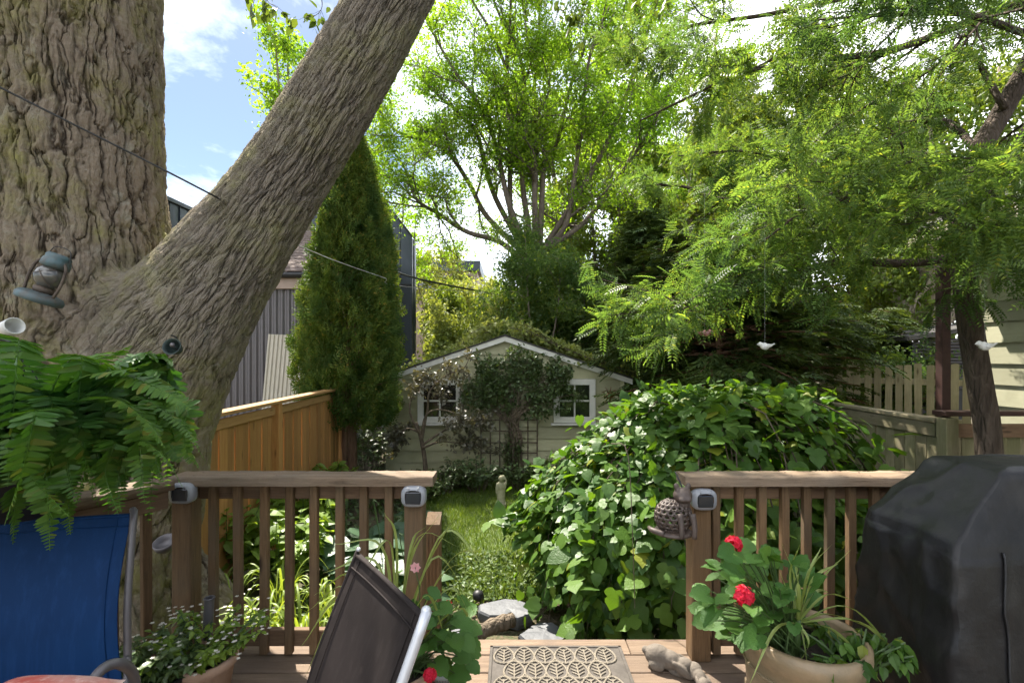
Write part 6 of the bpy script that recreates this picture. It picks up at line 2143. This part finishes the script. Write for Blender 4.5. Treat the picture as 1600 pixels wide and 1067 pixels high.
# ------------------------------------------------------------------ stones and log
def slab(px, py, Y, w_, d_, h, seed, label, rz=0.0):
    q = np.random.default_rng(seed)
    c = P(px, py, Y)
    a = np.arange(11) * 2 * np.pi / 11
    r = q.uniform(0.8, 1.1, 11)
    x, y = np.cos(a) * r * w_ / 2, np.sin(a) * r * d_ / 2
    top = np.stack([c[0] + x * math.cos(rz) - y * math.sin(rz), c[1] + x * math.sin(rz) + y * math.cos(rz), np.full(11, c[2])], 1) + q.normal(0, 0.006, (11, 3))
    m = MB()
    cen = top.mean(0)
    rings = [cen + (top - cen) * s + A([0, 0, dz]) for s, dz in ((0.001, 0.004), (0.6, 0.003), (0.94, 0.0), (1.0, -0.015), (1.02, -h * 0.6), (0.96, -h))]
    m.grid(A([np.vstack([r_, r_[:1]]) for r_ in rings]))
    o = m.build('flagstone', M['stone'])
    tag(o, label, 'stone', 'flagstones below the steps')


slab(793, 949, 4.0, 0.46, 0.3, 0.1, 211, 'flat grey slate slab with a dark broken edge in the garden path')
slab(850, 988, 3.5, 0.34, 0.28, 0.1, 212, 'grey flagstone half hidden by mulberry leaves next to the deck')
slab(722, 992, 3.42, 0.22, 0.18, 0.1, 213, 'low grey flagstone left of the log')
c0, c1 = P(745, 990, 3.55), P(800, 968, 3.75)
lg = MB()
pl_ = spline([c0, (c0 + c1) / 2 + A([0, 0, 0.01]), c1], 10)
lg.tube(pl_, 0.055 + 0.006 * np.sin(np.arange(10) * 2.1), 12)
o = lg.build('log', M['bark_dark'], None, True)
tag(o, 'short dark rotting log lying below the slate slab', 'log')
o = MB().ball(P(747, 930, 4.2), (0.05, 0.05, 0.045)).build('garden_ball', M['black_metal'], None, True)
tag(o, 'small dark round stone in the ground cover', 'stone')

# ------------------------------------------------------------------ geranium bowl at the right
pc = A([1.045, 1.75, 0.0])
pot = thing('flower_bowl', 'olive brown clay flower bowl with relief bands beside the covered grill', 'flower pot', pc)
prof = [(0.0, 0.02), (0.12, 0.02), (0.125, 0.0), (0.13, 0.03), (0.165, 0.13), (0.195, 0.27), (0.205, 0.4), (0.206, 0.435), (0.222, 0.45), (0.226, 0.475), (0.224, 0.505), (0.205, 0.51), (0.196, 0.49), (0.19, 0.44), (0.0, 0.43)]
prof = [(r_ * 0.92, z_ * 1.09) for r_, z_ in prof]
MB().lathe(prof, pc, 48).build('bowl', M['pot'], pot, True)
MB().lathe([(0.0, 0.487), (0.174, 0.487)], pc, 24).build('soil', M['soil'], pot)
for z_, r_ in ((0.436, 0.19), (0.229, 0.172)):
    MB().tube(A([pc + A([r_ * math.cos(a), r_ * math.sin(a), z_]) for a in np.linspace(0, 2 * np.pi, 49)]), 0.006, 6, False).build('relief_band', M['pot'], pot, True)
for k in range(14):
    a0 = k * 2 * np.pi / 14
    pts = [pc + A([0.183 * math.cos(a0 + u * 0.4), 0.183 * math.sin(a0 + u * 0.4), 0.305 + 0.04 * math.sin(u * 6.2)]) for u in np.linspace(0, 1, 9)]
    MB().tube(A(pts), 0.006, 5).build('relief_scroll', M['pot'], pot, True)

ger_me = MB().add(*T_GERAN).mesh('leaf', M['lf_geran'], True)


def geranium(label, base, leaves_, blooms, seed, group='geraniums on the deck'):
    """leaves_: list of (point, size)"""
    q = np.random.default_rng(seed)
    root = thing('geranium', label, 'plant', base, group)
    b = A(base, float)
    for p, s in leaves_:
        o = unit((p - b) * A([1, 1, 0.4]))
        mid = (b + p) / 2 + A([0, 0, 0.04])
        MB().tube(spline([b + q.normal(0, 0.03, 3) * A([1, 1, 0.2]), mid, p], 7), np.linspace(0.0032, 0.0018, 7), 5, False).build('stalk', M['stem'], root)
        link('leaf', ger_me, root, p, frame_rot(unit(o + A([0, 0, -0.3]) + q.normal(0, 0.25, 3)), unit(A([0, -0.35, 0.8]) + o * 0.35 + q.normal(0, 0.22, 3))), float(s))
    for p, s in blooms:
        MB().tube(spline([b, (b + p) / 2 + q.normal(0, 0.02, 3), p], 7), 0.004, 5, False).build('stalk', M['stem'], root)
        fl = MB()
        for k in range(26):
            v = unit(q.normal(0, 1, 3) + A([0, -0.2, 0.35]))
            c_ = p + v * s * 0.75
            e1 = unit(np.cross(v, q.normal(0, 1, 3)))
            e2 = np.cross(v, e1)
            a = np.arange(5) * 2 * np.pi / 5
            fl.scatter(T_DIAMOND[0] * A([1, 1.7, 1]), T_DIAMOND[1], np.repeat(c_[None], 5, 0), np.outer(np.cos(a), e1) + np.outer(np.sin(a), e2) + v * 0.25, np.repeat(v[None], 5, 0), s * 0.55)
        fl.build('bloom', M['red_petal'], root)
    return root


q = np.random.default_rng(220)
lv_ = []
for k in range(120):
    px, py = q.uniform(1100, 1275), q.uniform(860, 1000)
    if ((px - 1185) / 92) ** 2 + ((py - 930) / 75) ** 2 > 1.05:
        continue
    lv_.append((P(px, py, q.uniform(1.55, 1.95)), q.uniform(0.042, 0.075)))
geranium('red geranium with two blooms growing in the olive clay bowl', pc + A([-0.06, 0, 0.49]), lv_, [(P(1146, 850, 1.72), 0.032), (P(1162, 930, 1.62), 0.036)], 221)


def spike(label, base, ends, seed, mat='lf_spike', wd_=0.0062):
    """arching strap leaves given by their tips (mid, tip)"""
    root = thing('spike_plant', label, 'plant', base, 'spike plants on the deck')
    b = A(base, float)
    q = np.random.default_rng(seed)
    for mid, tip in ends:
        p = spline([b, mid, tip], 14) if mid is not None else spline([b, (b + tip) / 2 + A([0, 0, 0.02]), tip], 14)
        tg = unit(np.gradient(p, axis=0))
        out = unit((tip - b) * A([1, 1, 0]) + q.normal(0, 0.3, 3) * A([1, 1, 0]))
        sd = unit(np.cross(tg, A([0, 0, 0.8]) - out * 0.6) + q.normal(0, 0.15, 3))
        up = np.cross(sd, tg)
        w2 = wd_ * np.interp(np.linspace(0, 1, 14), [0, 0.25, 0.7, 1], [0.7, 1, 0.75, 0.08])[:, None]
        V = np.stack([p - sd * w2 + up * w2 * 0.4, p, p + sd * w2 + up * w2 * 0.4], 1)
        MB().grid(V).build('blade', M[mat], root, True)
    return root


b = P(1247, 972, 1.7)
Ys = 1.7
pts = [((1240, 900), (1222, 850)), ((1262, 900), (1283, 855)), ((1268, 890), (1300, 850)), ((1280, 910), (1330, 858)), ((1232, 930), (1215, 885)), ((1290, 930), (1330, 936)), ((1230, 922), (1140, 935)), ((1330, 950), (1420, 1050)), ((1350, 975), (1440, 1067)), ((1310, 990), (1385, 1075)), ((1210, 985), (1172, 1067)), ((1255, 990), (1268, 1080)), ((1235, 900), (1250, 850)), ((1275, 925), (1295, 925)), ((1262, 1010), (1220, 1067)), ((1300, 960), (1380, 990)), ((1270, 905), (1310, 880)), ((1248, 910), (1240, 870))]
sp_ = spike('green spike plant with arching blades in the middle of the clay bowl', b, [(P(m_[0], m_[1], Ys + q.normal(0, 0.05)), P(t_[0], t_[1], Ys + q.normal(0, 0.12))) for m_, t_ in pts], 231)
MB().tube([b + A([0.01, 0.03, -0.16]), b + A([0, 0, 0.01])], [0.014, 0.01], 8).build('stem', M['stem'], sp_, True)
clump('trailing_plant', 'dark trailing plant hanging over the right rim of the clay bowl', pc + A([0.13, -0.1, 0.49]), 24, 0.12, 0.19, T_OVAL, 0.055, 'lf_mulb', 10, 232, None, 'plant', 0.9)

# ------------------------------------------------------------------ pots behind the brown chair
pc2 = A([-0.47, 1.95, 0.0])
pot = thing('flower_pot', 'pale terracotta pot half hidden behind the brown chair', 'flower pot', pc2)
MB().lathe([(0.0, 0.0), (0.1, 0.0), (0.14, 0.26), (0.155, 0.265), (0.157, 0.31), (0.143, 0.312), (0.135, 0.27), (0.0, 0.268)], pc2, 36).build('bowl', M['terracotta'], pot, True)
MB().lathe([(0.0, 0.28), (0.134, 0.28)], pc2, 20).build('soil', M['soil'], pot)
b = pc2 + A([0, 0, 0.29])
pts = [((640, 880), (690, 800)), ((660, 900), (716, 798)), ((610, 850), (560, 905)), ((690, 835), (760, 888)), ((680, 870), (752, 975)), ((600, 860), (520, 850)), ((560, 900), (490, 930)), ((540, 930), (470, 1010)), ((700, 920), (745, 985)), ((690, 900), (740, 880)), ((650, 845), (720, 855)), ((590, 880), (505, 895)), ((570, 950), (500, 1000)), ((720, 950), (735, 1040)), ((620, 850), (600, 800)), ((545, 920), (480, 955)), ((640, 860), (668, 820)), ((700, 880), (755, 860)), ((665, 930), (700, 1010)), ((530, 960), (475, 1060)), ((600, 900), (545, 960))]
spike('pale spike plant with long arching blades behind the brown chair', b, [(P(m_[0], m_[1], 1.9 + q.normal(0, 0.06)), P(t_[0], t_[1], 1.9 + q.normal(0, 0.15))) for m_, t_ in pts], 241)
lv_ = []
for k in range(44):
    px, py = q.uniform(640, 735), q.uniform(925, 1067)
    lv_.append((P(px, py, q.uniform(1.75, 2.05)), q.uniform(0.05, 0.075)))
geranium('red geranium with two red blooms beside the brown chair frame', pc2 + A([0.06, 0, 0.29]), lv_, [(P(700, 944, 1.85), 0.017), (P(672, 1054, 1.75), 0.026)], 242)
pk_ = thing('pink_flower', 'single pale pink blossom on a thin stalk above the brown chair', 'flower', pc2 + A([0, 0, 0.29]))
c = P(649, 886, 1.85)
MB().tube(spline([pc2 + A([0.03, 0, 0.29]), P(655, 940, 1.86), c], 8), 0.0025, 5).build('stalk', M['stem'], pk_)
fl = MB()
for ring_, s in ((7, 0.022), (5, 0.015)):
    a = np.arange(ring_) * 2 * np.pi / ring_
    fl.scatter(T_OVAL[0] * A([1, 1.5, 1]), T_OVAL[1], np.repeat(c[None], ring_, 0), np.stack([np.cos(a), np.full(ring_, -0.25), np.sin(a)], 1), A([0, -1.0, 0.2]), s)
fl.build('petals', M['pink_petal'], pk_)

# potted white-flowered plant at the lower left, with a pipe
pc3 = A([P(318, 1040, 2.12)[0], 2.12, 0.0])
pot = thing('flower_pot', 'pale terracotta pot under the white flowering plant at lower left', 'flower pot', pc3)
MB().lathe([(0.0, 0.0), (0.09, 0.0), (0.12, 0.2), (0.135, 0.205), (0.136, 0.24), (0.122, 0.242), (0.115, 0.21), (0.0, 0.2)], pc3, 32).build('bowl', M['terracotta'], pot, True)
MB().lathe([(0.0, 0.215), (0.116, 0.215)], pc3, 20).build('soil', M['soil'], pot)
clump('flowering_plant', 'small leaved plant with tiny white flowers in the lower left pot', pc3 + A([0, 0, 0.2]), 34, 0.22, 0.27, T_OVAL, 0.042, 'lf_bright', 20, 251, 'white flowering plants at lower left', 'plant', 0.3, 'stem', 0.2, ('white_petal', 0.011, 3))
pc4 = A([P(245, 1040, 2.0)[0], 1.98, 0.0])
pot = thing('flower_pot', 'dark pot left of the white flowering plant beside the blue chair', 'flower pot', pc4)
MB().lathe([(0.0, 0.0), (0.08, 0.0), (0.11, 0.2), (0.12, 0.24), (0.105, 0.242), (0.1, 0.2), (0.0, 0.19)], pc4, 28).build('bowl', M['black_metal'], pot, True)
MB().lathe([(0.0, 0.205), (0.1, 0.205)], pc4, 20).build('soil', M['soil'], pot)
clump('flowering_plant', 'bushy dark leaved plant with few pink white flowers beside the blue chair', pc4 + A([0, 0, 0.2]), 34, 0.2, 0.22, T_OVAL, 0.045, 'lf_dkshrub', 20, 252, 'white flowering plants at lower left', 'plant', 0.3, 'stem', 0.2, ('white_petal', 0.01, 1))
clump('flowering_plant', 'sunlit white flowering plant outside the railing beside the pipe', A([P(345, 1040, 2.9)[0], 2.9, G]), 30, 0.7, 0.3, T_OVAL, 0.05, 'lf_lily', 14, 253, 'white flowering plants at lower left', 'plant', 0.3, 'stem', 0.5, ('white_petal', 0.014, 3))
c0, c1 = P(327, 934, 2.25), P(322, 1040, 2.25)
pp = thing('grey_pipe', 'upright dark grey plastic pipe standing in the lower left flower pot', 'pipe', c1)
MB().tube([c1, c0], 0.021, 16, False).tube([c1, c0], 0.018, 16, False).build('tube', M['corr_dark'], pp, True)
MB().tube(A([c0 + A([0.021 * math.cos(a), 0.021 * math.sin(a), 0]) for a in np.linspace(0, 2 * np.pi, 17)]), 0.004, 6, False).build('lip', M['corr_dark'], pp, True)
